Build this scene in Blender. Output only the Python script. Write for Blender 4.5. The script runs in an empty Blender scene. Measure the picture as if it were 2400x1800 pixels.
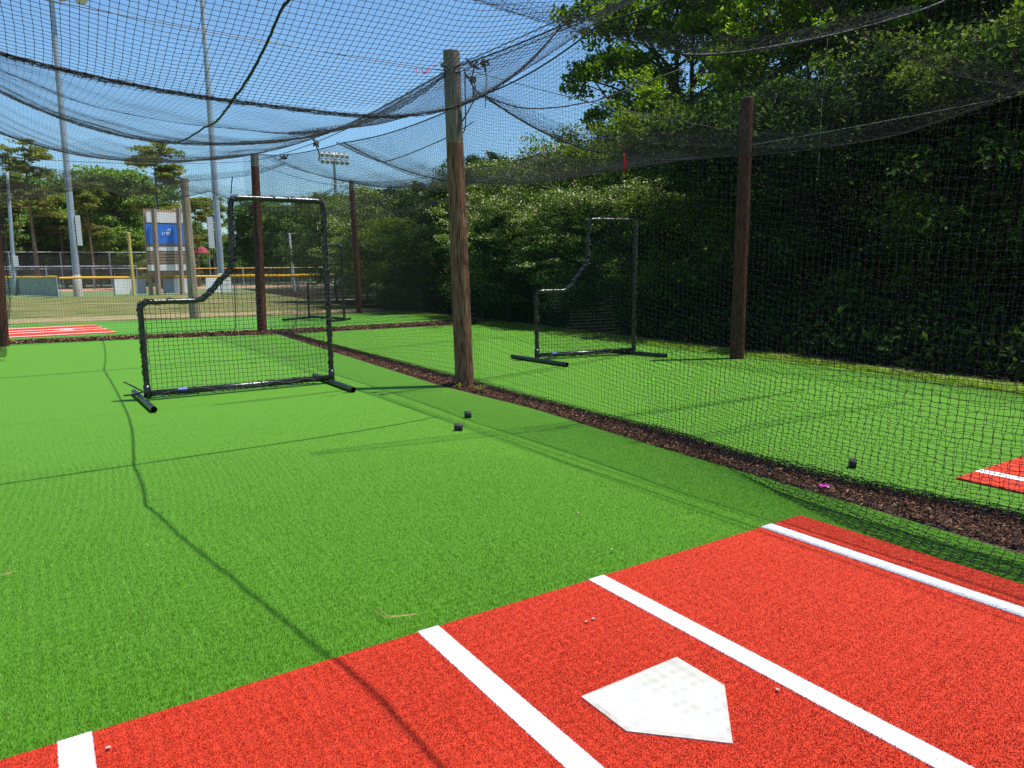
import bpy, math, random
import numpy as np
from mathutils import Vector, Matrix
RNG = np.random.default_rng(7); random.seed(7)
sc = bpy.context.scene
COL = sc.collection
# ---------------------------------------------------------------- camera
F, PITCH, YAW, ROLL, CAMH = 1706.287, 0.15438, 0.57731, -0.01184, 1.378
def cam_axes():
    cy, sy, cp, sp = math.cos(YAW), math.sin(YAW), math.cos(PITCH), math.sin(PITCH)
    f = Vector((sy*cp, cy*cp, -sp)); r = Vector((cy, -sy, 0)); u = r.cross(f)
    cr, sr = math.cos(ROLL), math.sin(ROLL)
    return cr*r+sr*u, -sr*r+cr*u, f
CR, CU, CF = cam_axes()
cam = bpy.data.cameras.new('camera'); cam.sensor_width = 36; cam.lens = 36*F/2400
cam.clip_start = 0.05; cam.clip_end = 3000
co = bpy.data.objects.new('camera', cam); COL.objects.link(co)
co.matrix_world = Matrix(((CR.x, CU.x, -CF.x, 0), (CR.y, CU.y, -CF.y, 0), (CR.z, CU.z, -CF.z, CAMH), (0, 0, 0, 1)))
sc.camera = co
# ---------------------------------------------------------------- sky, sun, exposure
SUN_EL = math.radians(71.2); SUNXY = (0.894, -0.447)
w = bpy.data.worlds.new("World"); sc.world = w; w.use_nodes = True
nt = w.node_tree; bg = nt.nodes['Background']
sky = nt.nodes.new('ShaderNodeTexSky'); sky.sky_type = 'NISHITA'; sky.sun_disc = False
sky.sun_elevation = SUN_EL; sky.sun_rotation = math.atan2(SUNXY[0], SUNXY[1])
sky.air_density = 1.15; sky.dust_density = 0.6; sky.ozone_density = 2.2
tint = nt.nodes.new('ShaderNodeMix'); tint.data_type = 'RGBA'; tint.blend_type = 'MULTIPLY'; tint.inputs[0].default_value = 1
tint.inputs[7].default_value = (0.70, 0.93, 1.08, 1); nt.links.new(sky.outputs[0], tint.inputs[6]); nt.links.new(tint.outputs[2], bg.inputs[0]); bg.inputs[1].default_value = 0.105
sun = bpy.data.lights.new('sun', 'SUN'); sun.energy = 5.0; sun.angle = math.radians(0.53); sun.color = (1, 0.955, 0.88)
so = bpy.data.objects.new('sun', sun); COL.objects.link(so)
sv = Vector((SUNXY[0]*math.cos(SUN_EL), SUNXY[1]*math.cos(SUN_EL), math.sin(SUN_EL)))
so.rotation_euler = sv.to_track_quat('Z', 'Y').to_euler(); so.location = (5, -5, 20)
sc.view_settings.view_transform = 'Standard'; sc.view_settings.look = 'None'
sc.view_settings.exposure = 0.60; sc.view_settings.gamma = 1
# ---------------------------------------------------------------- surveying: a sight line through the photograph meets a known plane
def ray(px, py): px = float(px); py = float(py); return (px-1200)/F*CR-(py-900)/F*CU+CF
def G(px, py, z=0.0):
    d = ray(px, py); t = (z-CAMH)/d.z; return np.array((d.x*t, d.y*t, z))
def atY(px, py, Y):
    d = ray(px, py); t = Y/d.y; return np.array((d.x*t, Y, CAMH+d.z*t))
def atX(px, py, X):
    d = ray(px, py); t = X/d.x; return np.array((X, d.y*t, CAMH+d.z*t))
# ---------------------------------------------------------------- materials
def mat(name, col, rough=0.6, col2=None, scale=5.0, detail=4.0, bump=0.0, bscale=None, metal=0.0, spec=0.5,
        stretch=(1, 1, 1), ramp=(0.35, 0.65), island=None, transl=0.0, col3=None):
    m = bpy.data.materials.new(name); m.use_nodes = True
    n = m.node_tree; b = n.nodes['Principled BSDF']
    b.inputs['Roughness'].default_value = rough; b.inputs['Metallic'].default_value = metal
    b.inputs['Specular IOR Level'].default_value = spec
    b.inputs['Base Color'].default_value = (*col, 1)
    src = None
    if col2 is not None or bump:
        tc = n.nodes.new('ShaderNodeTexCoord'); mp = n.nodes.new('ShaderNodeMapping'); mp.inputs['Scale'].default_value = stretch
        n.links.new(tc.outputs['Object'], mp.inputs[0])
    if col2 is not None:
        no = n.nodes.new('ShaderNodeTexNoise'); no.inputs['Scale'].default_value = scale; no.inputs['Detail'].default_value = detail
        n.links.new(mp.outputs[0], no.inputs['Vector'])
        r = n.nodes.new('ShaderNodeValToRGB'); e = r.color_ramp.elements
        e[0].position, e[1].position = ramp; e[0].color = (*col, 1); e[1].color = (*col2, 1)
        if col3 is not None:
            k = r.color_ramp.elements.new(min(1, ramp[1]+0.12)); k.color = (*col3, 1)
        n.links.new(no.outputs['Fac'], r.inputs[0]); src = r.outputs[0]
    if island is not None:
        ge = n.nodes.new('ShaderNodeNewGeometry'); r2 = n.nodes.new('ShaderNodeValToRGB')
        r2.color_ramp.interpolation = 'CONSTANT' if len(island) > 2 else 'LINEAR'
        el = r2.color_ramp.elements
        for i, (p, c) in enumerate(island):
            if i < 2: el[i].position = p; el[i].color = (*c, 1)
            else:
                k = el.new(p); k.color = (*c, 1)
        n.links.new(ge.outputs['Random Per Island'], r2.inputs[0])
        if src is not None:
            mx = n.nodes.new('ShaderNodeMix'); mx.data_type = 'RGBA'; mx.blend_type = 'MULTIPLY'; mx.inputs[0].default_value = 1
            n.links.new(src, mx.inputs[6]); n.links.new(r2.outputs[0], mx.inputs[7]); src = mx.outputs[2]
        else: src = r2.outputs[0]
    if src is not None: n.links.new(src, b.inputs['Base Color'])
    if bump:
        nb = n.nodes.new('ShaderNodeTexNoise'); nb.inputs['Scale'].default_value = bscale or scale*4; nb.inputs['Detail'].default_value = 3
        n.links.new(mp.outputs[0], nb.inputs['Vector'])
        bu = n.nodes.new('ShaderNodeBump'); bu.inputs['Strength'].default_value = min(1, bump); bu.inputs['Distance'].default_value = 0.01*max(1, bump)
        n.links.new(nb.outputs['Fac'], bu.inputs['Height']); n.links.new(bu.outputs[0], b.inputs['Normal'])
    if transl:
        tr = n.nodes.new('ShaderNodeBsdfTranslucent'); mi = n.nodes.new('ShaderNodeMixShader'); mi.inputs[0].default_value = transl
        if src is not None: n.links.new(src, tr.inputs[0])
        else: tr.inputs[0].default_value = (*col, 1)
        n.links.new(b.outputs[0], mi.inputs[1]); n.links.new(tr.outputs[0], mi.inputs[2])
        n.links.new(mi.outputs[0], n.nodes['Material Output'].inputs[0])
    return m
M = {}
M['turf'] = mat('turf', (0.062, 0.195, 0.008), 0.65, (0.108, 0.295, 0.016), 190, 5, 0.8, 380, col3=(0.18, 0.38, 0.05), spec=0.25)
M['turf_far'] = mat('turf_far', (0.060, 0.21, 0.012), 0.65, (0.100, 0.29, 0.020), 55, 8, 0.6, 150, spec=0.25)
M['blade'] = mat('turf_fibre', (0.93, 0.95, 0.93), 0.5, (1.12, 1.12, 1.12), 1.4, 6, ramp=(0.38, 0.62), island=[(0, (0.092, 0.26, 0.008)), (0.3, (0.124, 0.325, 0.012)), (0.7, (0.150, 0.38, 0.020)), (0.955, (0.46, 0.62, 0.24))], transl=0.2, spec=0.3)
M['mat_red'] = mat('mat_red', (0.48, 0.036, 0.015), 0.8, (0.58, 0.050, 0.022), 150, 5, 0.5, 420, spec=0.2)
M['red_blade'] = mat('red_fibre', (0.86, 0.84, 0.84), 0.65, (1.04, 1.06, 1.06), 2.4, 7, ramp=(0.36, 0.64), island=[(0, (0.50, 0.036, 0.015)), (0.35, (0.58, 0.048, 0.021)), (0.88, (0.68, 0.12, 0.07))], spec=0.3, transl=0.12)
M['line_white'] = mat('line_white', (0.92, 0.92, 0.91), 0.8, (0.96, 0.96, 0.95), 150, 3, 0.2, 300)
M['plate'] = mat('plate_rubber', (0.50, 0.495, 0.465), 0.6, (0.38, 0.365, 0.31), 8, 8, 0.15, 30, ramp=(0.44, 0.80), spec=0.2)
M['plate_edge'] = mat('plate_edge', (0.38, 0.36, 0.32), 0.6, (0.48, 0.46, 0.42), 14, 4, spec=0.2)
M['mulch'] = mat('mulch', (0.034, 0.016, 0.010), 0.9, (0.13, 0.062, 0.038), 60, 8, 1.0, 90)
M['chip'] = mat('mulch_chip', (0.1, 0.05, 0.03), 0.9, island=[(0, (0.036, 0.017, 0.010)), (0.35, (0.095, 0.043, 0.025)), (0.72, (0.19, 0.092, 0.055)), (0.95, (0.38, 0.25, 0.16))], spec=0.2)
M['ground'] = mat('field_grass', (0.095, 0.115, 0.030), 0.9, (0.20, 0.175, 0.065), 0.55, 10, 0.6, 40, ramp=(0.38, 0.66), spec=0.15)
M['outfield'] = mat('outfield_grass', (0.085, 0.15, 0.04), 0.9, (0.16, 0.21, 0.08), 0.4, 8)
M['dirt'] = mat('infield_dirt', (0.42, 0.20, 0.12), 0.95, (0.5, 0.27, 0.17), 1.2, 6)
M['path'] = mat('worn_path', (0.30, 0.235, 0.13), 0.95, (0.20, 0.18, 0.08), 2.2, 6, spec=0.1)
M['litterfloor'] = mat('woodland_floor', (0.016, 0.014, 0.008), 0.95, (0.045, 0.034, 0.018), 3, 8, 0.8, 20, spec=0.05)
M['fringe'] = mat('fringe_grass', (0.10, 0.20, 0.02), 0.9, (0.22, 0.25, 0.06), 9, 8, 0.8, 60)
M['net'] = mat('black_net_twine', (0.022, 0.022, 0.024), 0.8, spec=0.25)
M['rope'] = mat('black_rope', (0.010, 0.010, 0.013), 0.6, (0.02, 0.02, 0.024), 120, 2, 0.6, 200)
M['cable'] = mat('steel_cable', (0.10, 0.09, 0.10), 0.4, metal=0.6)
M['wood'] = mat('treated_pole_wood', (0.075, 0.032, 0.020), 0.9, (0.30, 0.150, 0.098), 22, 12, 1.0, 70, stretch=(3.0, 3.0, 0.22), ramp=(0.34, 0.62), col3=(0.38, 0.25, 0.19), spec=0.15)
M['wood_dark'] = mat('dark_pole_wood', (0.040, 0.013, 0.009), 0.8, (0.17, 0.062, 0.042), 22, 12, 1.0, 70, stretch=(3.0, 3.0, 0.22), ramp=(0.36, 0.64), spec=0.2)
M['wood_grey'] = mat('weathered_wood', (0.20, 0.155, 0.115), 0.85, (0.44, 0.34, 0.26), 9, 8, 0.8, 30, stretch=(3, 3, 0.14))
M['wood_cut'] = mat('grey_pole_top', (0.13, 0.105, 0.08), 0.9, (0.27, 0.225, 0.18), 22, 12, 0.9, 70, stretch=(3, 3, 0.22), ramp=(0.36, 0.64), spec=0.15)
M['galv'] = mat('galvanised_steel', (0.30, 0.35, 0.40), 0.5, (0.42, 0.47, 0.52), 1.5, 5, metal=0.25, stretch=(1, 1, 0.3))
M['box_grey'] = mat('grey_enamel', (0.60, 0.62, 0.63), 0.5, (0.68, 0.70, 0.70), 3, 3)
M['concrete'] = mat('concrete', (0.42, 0.38, 0.33), 0.9, (0.55, 0.50, 0.44), 6, 6)
M['lamp'] = mat('lamp_housing', (0.58, 0.52, 0.42), 0.5, (0.68, 0.62, 0.52), 3, 3)
M['lens'] = mat('lamp_glass', (0.62, 0.66, 0.66), 0.15, metal=0.3)
M['tube'] = mat('black_powder_coat', (0.008, 0.008, 0.009), 0.22, (0.014, 0.014, 0.015), 40, 3, 0.15, 220, spec=0.7)
M['rubber'] = mat('black_rubber', (0.018, 0.017, 0.017), 0.6, (0.045, 0.042, 0.042), 40, 5, 0.4, 120)
M['bolt'] = mat('bright_bolt', (0.6, 0.6, 0.6), 0.3, metal=0.9)
M['blue_mark'] = mat('blue_sticker', (0.03, 0.05, 0.45), 0.4, (0.05, 0.09, 0.6), 30)
M['white_paint'] = mat('white_board', (0.90, 0.89, 0.87), 0.7, (0.95, 0.94, 0.92), 1.5, 5)
M['blue_board'] = mat('blue_board', (0.035, 0.20, 0.78), 0.55, (0.055, 0.25, 0.88), 1.3, 5)
M['blue_grey_board'] = mat('grey_board', (0.34, 0.37, 0.46), 0.7, (0.42, 0.45, 0.54), 2, 5)  # flat blue-grey for the banner ends and the house roof
M['brown_board'] = mat('brown_board', (0.30, 0.20, 0.12), 0.85, (0.50, 0.36, 0.24), 7, 7, stretch=(0.25, 1, 4))
M['yellow'] = mat('yellow_cap', (0.72, 0.36, 0.008), 0.5, (0.80, 0.46, 0.015), 2, 3)
M['yellow2'] = mat('pale_yellow_paint', (0.62, 0.46, 0.10), 0.5, (0.70, 0.56, 0.18), 3, 4)
M['white_pole'] = mat('white_pole_paint', (0.72, 0.70, 0.67), 0.5, (0.62, 0.58, 0.55), 3, 4)
M['chain'] = mat('chain_link_wire', (0.20, 0.21, 0.21), 0.5, metal=0.5)
M['screen'] = mat('wind_screen', (0.30, 0.33, 0.28), 0.85, (0.37, 0.40, 0.34), 3, 5, spec=0.1)
M['red_cloth'] = mat('dark_red_canopy', (0.20, 0.012, 0.022), 0.7, (0.28, 0.02, 0.035), 2, 3)
M['house'] = mat('pale_house_wall', (0.45, 0.45, 0.44), 0.8, (0.52, 0.52, 0.5), 2, 3)
M['pink'] = mat('pink_ribbon', (0.85, 0.03, 0.12), 0.5, transl=0.3)
M['red'] = mat('red_ribbon', (0.75, 0.015, 0.02), 0.5, transl=0.3)
M['magenta'] = mat('magenta_foil', (0.55, 0.02, 0.30), 0.35, (0.72, 0.06, 0.45), 60, 2)
M['foilwhite'] = mat('white_foil', (0.75, 0.70, 0.78), 0.4, (0.6, 0.5, 0.65), 50, 3)
M['petal'] = mat('petal', (0.36, 0.29, 0.25), 0.7, (0.42, 0.36, 0.32), 60, 2, spec=0.2)
M['needle'] = mat('dry_pine_needle', (0.42, 0.28, 0.10), 0.7, (0.5, 0.36, 0.16), 60, 2)
M['twine'] = mat('pale_twine', (0.30, 0.28, 0.24), 0.7, (0.24, 0.22, 0.19), 60, 2)
M['seam'] = mat('turf_seam', (0.05, 0.17, 0.02), 0.7, (0.08, 0.22, 0.03), 80, 3)
M['bark'] = mat('bark', (0.045, 0.033, 0.024), 0.9, (0.13, 0.10, 0.075), 10, 8, 1, 25, stretch=(2, 2, 0.3))
M['bark_pine'] = mat('pine_bark', (0.08, 0.06, 0.045), 0.9, (0.20, 0.155, 0.12), 6, 8, 1, 20, stretch=(2, 2, 0.3))
L3 = lambda a, b, c, d: [(0, a), (0.3, b), (0.68, c), (0.93, d)]
M['leaf'] = mat('broad_leaf', (0, 0, 0), 0.55, island=L3((0.060, 0.125, 0.006), (0.11, 0.215, 0.010), (0.20, 0.34, 0.016), (0.38, 0.50, 0.04)), transl=0.55, spec=0.25)
M['leaf_dark'] = mat('shade_dark_leaf', (0, 0, 0), 0.6, island=L3((0.012, 0.030, 0.003), (0.024, 0.058, 0.006), (0.050, 0.110, 0.010), (0.12, 0.20, 0.018)), transl=0.4, spec=0.12)  # deep woodland shade is put into these darkened greens
M['leaf_lime'] = mat('sunlit_lime_leaf', (0, 0, 0), 0.55, island=L3((0.12, 0.22, 0.008), (0.20, 0.34, 0.012), (0.30, 0.46, 0.018), (0.44, 0.56, 0.05)), transl=0.55, spec=0.25)  # sunlit look of the tree crowns is put into these bright limes
M['leaf_bloom'] = mat('blossoming_shrub_leaf', (0, 0, 0), 0.55, island=[(0, (0.075, 0.145, 0.008)), (0.33, (0.13, 0.22, 0.014)), (0.66, (0.24, 0.33, 0.03)), (0.87, (0.90, 0.80, 0.55))], transl=0.48, spec=0.15)
M['leaf_pine'] = mat('pine_needles', (0, 0, 0), 0.6, island=L3((0.13, 0.17, 0.030), (0.20, 0.25, 0.045), (0.29, 0.33, 0.06), (0.40, 0.40, 0.10)), transl=0.42, spec=0.2)
M['leaf_back'] = mat('distant_green_leaf', (0, 0, 0), 0.5, island=L3((0.070, 0.150, 0.018), (0.11, 0.21, 0.025), (0.16, 0.28, 0.035), (0.24, 0.36, 0.06)), transl=0.4)
M['leaf_backlime'] = mat('distant_lime_leaf', (0, 0, 0), 0.5, island=L3((0.12, 0.22, 0.02), (0.18, 0.31, 0.03), (0.25, 0.40, 0.04), (0.34, 0.47, 0.08)), transl=0.42)
M['leaf_dusty'] = mat('olive_leaf', (0, 0, 0), 0.55, island=L3((0.075, 0.125, 0.010), (0.13, 0.19, 0.016), (0.19, 0.27, 0.024), (0.30, 0.36, 0.06)), transl=0.45, spec=0.15)
# ---------------------------------------------------------------- mesh tools
class MB:
    def __init__(s): s.v = []; s.f = []; s.n = 0
    def add(s, v, f):
        v = np.asarray(v, float).reshape(-1, 3); f = np.asarray(f, int)
        s.v.append(v); s.f.append(f+s.n); s.n += len(v); return s
    def box(s, c, d, R=None):
        x, y, z = [k/2 for k in d]
        v = np.array([(a, b, e) for e in (-z, z) for a, b in ((-x, -y), (x, -y), (x, y), (-x, y))])
        if R is not None: v = v@np.asarray(R).T
        return s.add(v+np.asarray(c, float), [(0, 3, 2, 1), (4, 5, 6, 7), (0, 1, 5, 4), (1, 2, 6, 5), (2, 3, 7, 6), (3, 0, 4, 7)])
    def prism(s, poly, z0, z1, bevel=0.0):
        p = np.asarray(poly, float); n = len(p); c = p.mean(0)
        v = [np.c_[p, np.full(n, z0)], np.c_[p, np.full(n, z1-bevel)]]
        rings = 2
        if bevel: v.append(np.c_[c+(p-c)*(1-bevel*1.6/np.linalg.norm(p-c, axis=1).mean()), np.full(n, z1)]); rings = 3
        s.add(np.vstack(v), np.array([(r*n+i, r*n+(i+1) % n, (r+1)*n+(i+1) % n, (r+1)*n+i) for r in range(rings-1) for i in range(n)]))
        b = s.n-rings*n+(rings-1)*n
        s.ng = getattr(s, 'ng', []); s.ng.append([b+i for i in range(n)]); return s
    def tube(s, pts, r, k=8, caps=True):
        P = np.asarray(pts, float); n = len(P); r = np.broadcast_to(r, (n,)).astype(float)
        T = np.gradient(P, axis=0); T /= np.linalg.norm(T, axis=1)[:, None]+1e-12
        a = np.array((0, 0, 1.)) if abs(T[0][2]) < 0.9 else np.array((1., 0, 0))
        V = []; prev = np.cross(T[0], a); prev /= np.linalg.norm(prev)
        for i in range(n):
            prev = prev-T[i]*(prev@T[i]); prev /= np.linalg.norm(prev)+1e-12; b = np.cross(T[i], prev)
            for j in range(k):
                an = 2*math.pi*j/k; V.append(P[i]+r[i]*(math.cos(an)*prev+math.sin(an)*b))
        base = s.n
        Fq = [(i*k+j, i*k+(j+1) % k, (i+1)*k+(j+1) % k, (i+1)*k+j) for i in range(n-1) for j in range(k)]
        s.add(V, Fq)
        if caps:
            s.ng = getattr(s, 'ng', []); s.ng += [[base+j for j in range(k)][::-1], [base+(n-1)*k+j for j in range(k)]]
        return s
    def lathe(s, prof, c=(0, 0, 0), k=20, R=None):
        V = []
        for (r, z) in prof:
            for j in range(k):
                a = 2*math.pi*j/k; V.append((r*math.cos(a), r*math.sin(a), z))
        V = np.array(V)
        if R is not None: V = V@np.asarray(R).T
        n = len(prof)
        return s.add(V+np.asarray(c, float), [(i*k+j, i*k+(j+1) % k, (i+1)*k+(j+1) % k, (i+1)*k+j) for i in range(n-1) for j in range(k)])
ORG = {}
def mk_mesh(name, mb, m, org=(0, 0, 0), smooth=False):
    V = np.vstack(mb.v)-np.asarray(org, float); fs = [f for f in mb.f if len(f)]
    ng = getattr(mb, 'ng', [])
    sizes = np.concatenate([np.full(len(f), f.shape[1]) for f in fs]+([np.array([len(g) for g in ng])] if ng else []))
    idx = np.concatenate([f.ravel() for f in fs]+([np.concatenate([np.array(g) for g in ng])] if ng else []))
    me = bpy.data.meshes.new(name)
    me.vertices.add(len(V)); me.vertices.foreach_set('co', V.astype(np.float32).ravel())
    me.loops.add(len(idx)); me.loops.foreach_set('vertex_index', idx.astype(np.int32))
    me.polygons.add(len(sizes)); st = np.concatenate([[0], np.cumsum(sizes)[:-1]])
    me.polygons.foreach_set('loop_start', st.astype(np.int32)); me.polygons.foreach_set('loop_total', sizes.astype(np.int32))
    me.update(calc_edges=True)
    if not smooth: me.polygons.foreach_set('use_smooth', np.zeros(len(sizes), bool))
    if smooth:
        me.polygons.foreach_set('use_smooth', np.ones(len(sizes), bool))
        if smooth == 'auto': me.set_sharp_from_angle(angle=math.radians(40))
    me.materials.append(M[m] if isinstance(m, str) else m)
    return me
def obj(name, mb, m, parent=None, smooth=False, label=None):
    org = ORG[parent.name] if parent is not None else (0, 0, 0)
    o = bpy.data.objects.new(name, mk_mesh(name, mb, m, org, smooth)); COL.objects.link(o)
    if parent is not None: o.parent = parent; ORG[o.name] = org
    else: ORG[o.name] = (0, 0, 0)
    if label: o['label'] = label
    return o
def tag(o, label, cat, group=None, kind=None):
    o['label'] = label; o['category'] = cat
    if group: o['group'] = group
    if kind: o['kind'] = kind
    return o
def thing(name, label, cat, loc, group=None):
    o = bpy.data.objects.new(name, None); COL.objects.link(o); o.location = loc; o.empty_display_size = 0.2
    ORG[o.name] = tuple(float(k) for k in loc); return tag(o, label, cat, group)
def struct(name, mb, m, label=None):
    o = obj(name, mb, m); o['kind'] = 'structure'
    if label: o['label'] = label
    return o
def children(o): return list(o.children)
def copy_tree(o, loc=None, rz=None, scale=None, label=None, parent=None):
    c = o.copy(); COL.objects.link(c)
    if parent is not None: c.parent = parent
    if loc is not None: c.location = loc
    if rz is not None: c.rotation_euler = (0, 0, rz)
    if scale is not None: c.scale = scale
    if label: c['label'] = label
    for ch in children(o): copy_tree(ch, parent=c)
    return c
def sheet(poly, z):
    mb = MB(); p = np.asarray(poly, float); mb.v = [np.c_[p, np.full(len(p), z)]]; mb.n = len(p); mb.f = []; mb.ng = [list(range(len(p)))]; return mb
def mk_sheet(name, poly, z, m, cuts=0):
    mb = MB(); p = np.asarray(poly, float); mb.v = [np.c_[p, np.full(len(p), z)]]; mb.n = len(p)
    mb.f = [np.zeros((0, 4), int)]; mb.ng = [list(range(len(p)))]
    return struct(name, mb, m)
# ---------------------------------------------------------------- ground
mk_sheet('ground', [(-900, -300), (900, -300), (900, 1200), (-900, 1200)], -0.012, 'ground')
def inset_poly(poly, d=0.015):
    p = np.asarray(poly, float); c = p.mean(0); return c+(p-c)*1.0
TZ = 0.0
turf_main = [(-3.2, -2.5), (3.88, -2.5), (3.87, 1.45), (3.93, 2.4), (4.0, 4.1), (4.12, 6.0), (4.08, 7.0), (4.06, 7.95), (4.2, 10.0), (4.33, 12.3), (4.5, 15.0), (4.62, 16.95),
             (2.0, 17.75), (-0.65, 18.5), (-3.2, 19.1)]
mk_sheet('turf_cage_floor', turf_main, TZ, 'turf')
turf_right = [(4.55, -2.5), (9.1, -2.5), (8.75, 2.0), (8.75, 3.4), (9.2, 5.5), (9.32, 7.6), (9.6, 12.0), (9.75, 16.6), (6.9, 16.8), (4.95, 16.9), (4.7, 13), (4.56, 9.85), (4.47, 7.3), (4.42, 5.5), (4.40, 4.4), (4.28, 3.4), (4.28, 2.6), (4.44, 1.7)]
mk_sheet('turf_cage_floor', turf_right, TZ+0.0005, 'turf')
turf_far = [(-6, 20.0), (-0.6, 19.2), (2.5, 18.7), (6.2, 18.2), (10.2, 18.3), (10.4, 23.4), (8.5, 23.4), (4.2, 24.8), (-0.8, 25.6), (-6, 26.2)]
mk_sheet('turf_cage_floor', turf_far, TZ+0.001, 'turf_far')
mk_sheet('mulch_strip', [(3.7, -2.6), (5.0, -2.6), (5.0, 4.0), (4.9, 9), (5.1, 16.7), (11, 16.3), (11, 18.6), (6.2, 18.6), (-6, 20.6), (-6, 18.6), (4.2, 16.6), (3.9, 10), (3.7, 4)], -0.004, 'mulch')
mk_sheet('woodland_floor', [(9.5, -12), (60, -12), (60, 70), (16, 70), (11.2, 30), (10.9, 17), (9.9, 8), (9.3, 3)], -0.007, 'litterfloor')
mk_sheet('grass_fringe', [(8.5, -3), (9.7, -3), (9.5, 3), (10.0, 8), (11.0, 17), (11.2, 23.5), (10.1, 23.5), (10.0, 19), (9.5, 12), (9.0, 7.6)], -0.0055, 'fringe')
mk_sheet('outfield', [(-80, 56.5), (60, 56.5), (60, 300), (-80, 300)], -0.008, 'outfield')
mk_sheet('infield_dirt', [(-40, 80), (20, 76), (34, 84), (20, 92), (-40, 94)], -0.004, 'dirt')
mk_sheet('worn_path', [(2.0, 41.5), (9.5, 37.0), (16, 36.2), (16, 36.9), (9.5, 37.9), (2.0, 42.6)], -0.004, 'path')
mk_sheet('worn_path', [(-6, 26.8), (4.6, 25.7), (11, 24.6), (11, 26.5), (5, 28.4), (-6, 29.6)], -0.0045, 'path')
# ------- turf fibres near the camera
def pip(pts, poly):
    x, y = pts[:, 0], pts[:, 1]; ins = np.zeros(len(pts), bool); n = len(poly); j = n-1
    for i in range(n):
        xi, yi = poly[i]; xj, yj = poly[j]
        c = ((yi > y) != (yj > y)) & (x < (xj-xi)*(y-yi)/(yj-yi+1e-12)+xi); ins ^= c; j = i
    return ins
def blades(n, box, keep, h, wd, z=0.0, lean=0.5, fall=True):
    P = np.c_[RNG.uniform(box[0], box[1], n), RNG.uniform(box[2], box[3], n)]
    d = np.hypot(P[:, 0], P[:, 1])
    k = keep(P)
    if fall: k &= RNG.random(n) < np.clip((2.2/np.maximum(d, .1))**2, 0, 1)*np.clip((8.5-d)/4, 0, 1)
    P = P[k]; n = len(P); a = RNG.uniform(0, 2*math.pi, n); hh = h*RNG.uniform(.6, 1.15, n)
    t = np.c_[np.cos(a), np.sin(a), np.zeros(n)]*(wd*RNG.uniform(.7, 1.3, n))[:, None]
    b = RNG.uniform(0, 2*math.pi, n); ln = np.c_[np.cos(b), np.sin(b)]*(hh*lean*RNG.random(n))[:, None]
    B = np.c_[P, np.full(n, z)]; T = B+np.c_[ln, hh]
    V = np.stack([B-t/2, B+t/2, T], 1).reshape(-1, 3)
    return MB().add(V, np.arange(3*n).reshape(-1, 3))
# mats: local frame x right, y forward
MPX, MPY = 1.5766, 1.7021; MF = MPY+0.6908; LW = 0.085; IA, IB, MW = 0.377, 1.5535, 1.891
ml, mr, mback = MPX-MW, MPX+MW, MF-3.6
gm = lambda P: pip(P, turf_main) & ~((P[:, 0] > ml) & (P[:, 0] < mr) & (P[:, 1] < MF) & (P[:, 1] > mback))
tb = blades(1900000, (-1.5, 4.2, 1.2, 8.6), gm, 0.012, 0.0024)
tag(obj('turf_fibre', tb, 'blade'), 'short bright green artificial grass fibres around the red batting mat', 'artificial grass', kind='stuff')
# ---------------------------------------------------------------- batting mats
def batter_mat(org, R, label, near):
    """org = front centre on the ground; local x across, local -y back"""
    t = thing('batting_mat', label, 'batting mat', (*org, 0), 'red batting mats')
    Z = 0.012
    T = lambda p: np.asarray(p, float)@R.T+np.asarray(org)
    xs = [-MW, -IB-LW, -IB, -IA-LW, -IA, IA, IA+LW, IB, IB+LW, MW]
    base = MB(); base.prism(T([(-MW, -3.6), (MW, -3.6), (MW, 0), (-MW, 0)])[:, :2], -0.003, Z)
    b = obj('mat_base', base, 'mat_red', t)
    for i in (1, 3, 5, 7):
        lm = MB(); p = T([(xs[i], -3.6), (xs[i+1], -3.6), (xs[i+1], -0.001), (xs[i], -0.001)])
        lm.prism(p, Z-0.002, Z+0.003)
        if near:
            def kp(P, i=i):
                L = (P-np.asarray(org))@R
                return (L[:, 0] > xs[i]-0.002) & (L[:, 0] < xs[i+1]+0.002) & (L[:, 1] < 0)
            q = T([(xs[i], -2.4), (xs[i+1], 0)]); bl = blades(170000, (q[:, 0].min()-.01, q[:, 0].max()+.01, q[:, 1].min(), q[:, 1].max()), kp, 0.006, 0.0035, Z, fall=False)
            lm.add(np.vstack(bl.v), np.vstack(bl.f))
        obj('white_line', lm, 'line_white', t)
    if near:
        def kr(P):
            L = (P-np.asarray(org))@R; x = L[:, 0]; k = (np.abs(x) < MW) & (L[:, 1] < 0)
            for i in (1, 3, 5, 7): k &= ~((x > xs[i]+.001) & (x < xs[i+1]-.001))
            pl = [(-.2159, 0), (.2159, 0), (.2159, -.2159), (0, -.4318), (-.2159, -.2159)]
            k &= ~pip(np.c_[L[:, 0], L[:, 1]+0.6908], pl)
            return k
        pile = blades(700000, (ml, mr, 0.5, MF), kr, 0.0045, 0.0028, Z)
        obj('mat_pile', pile, 'red_blade', t)
    return t
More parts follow.
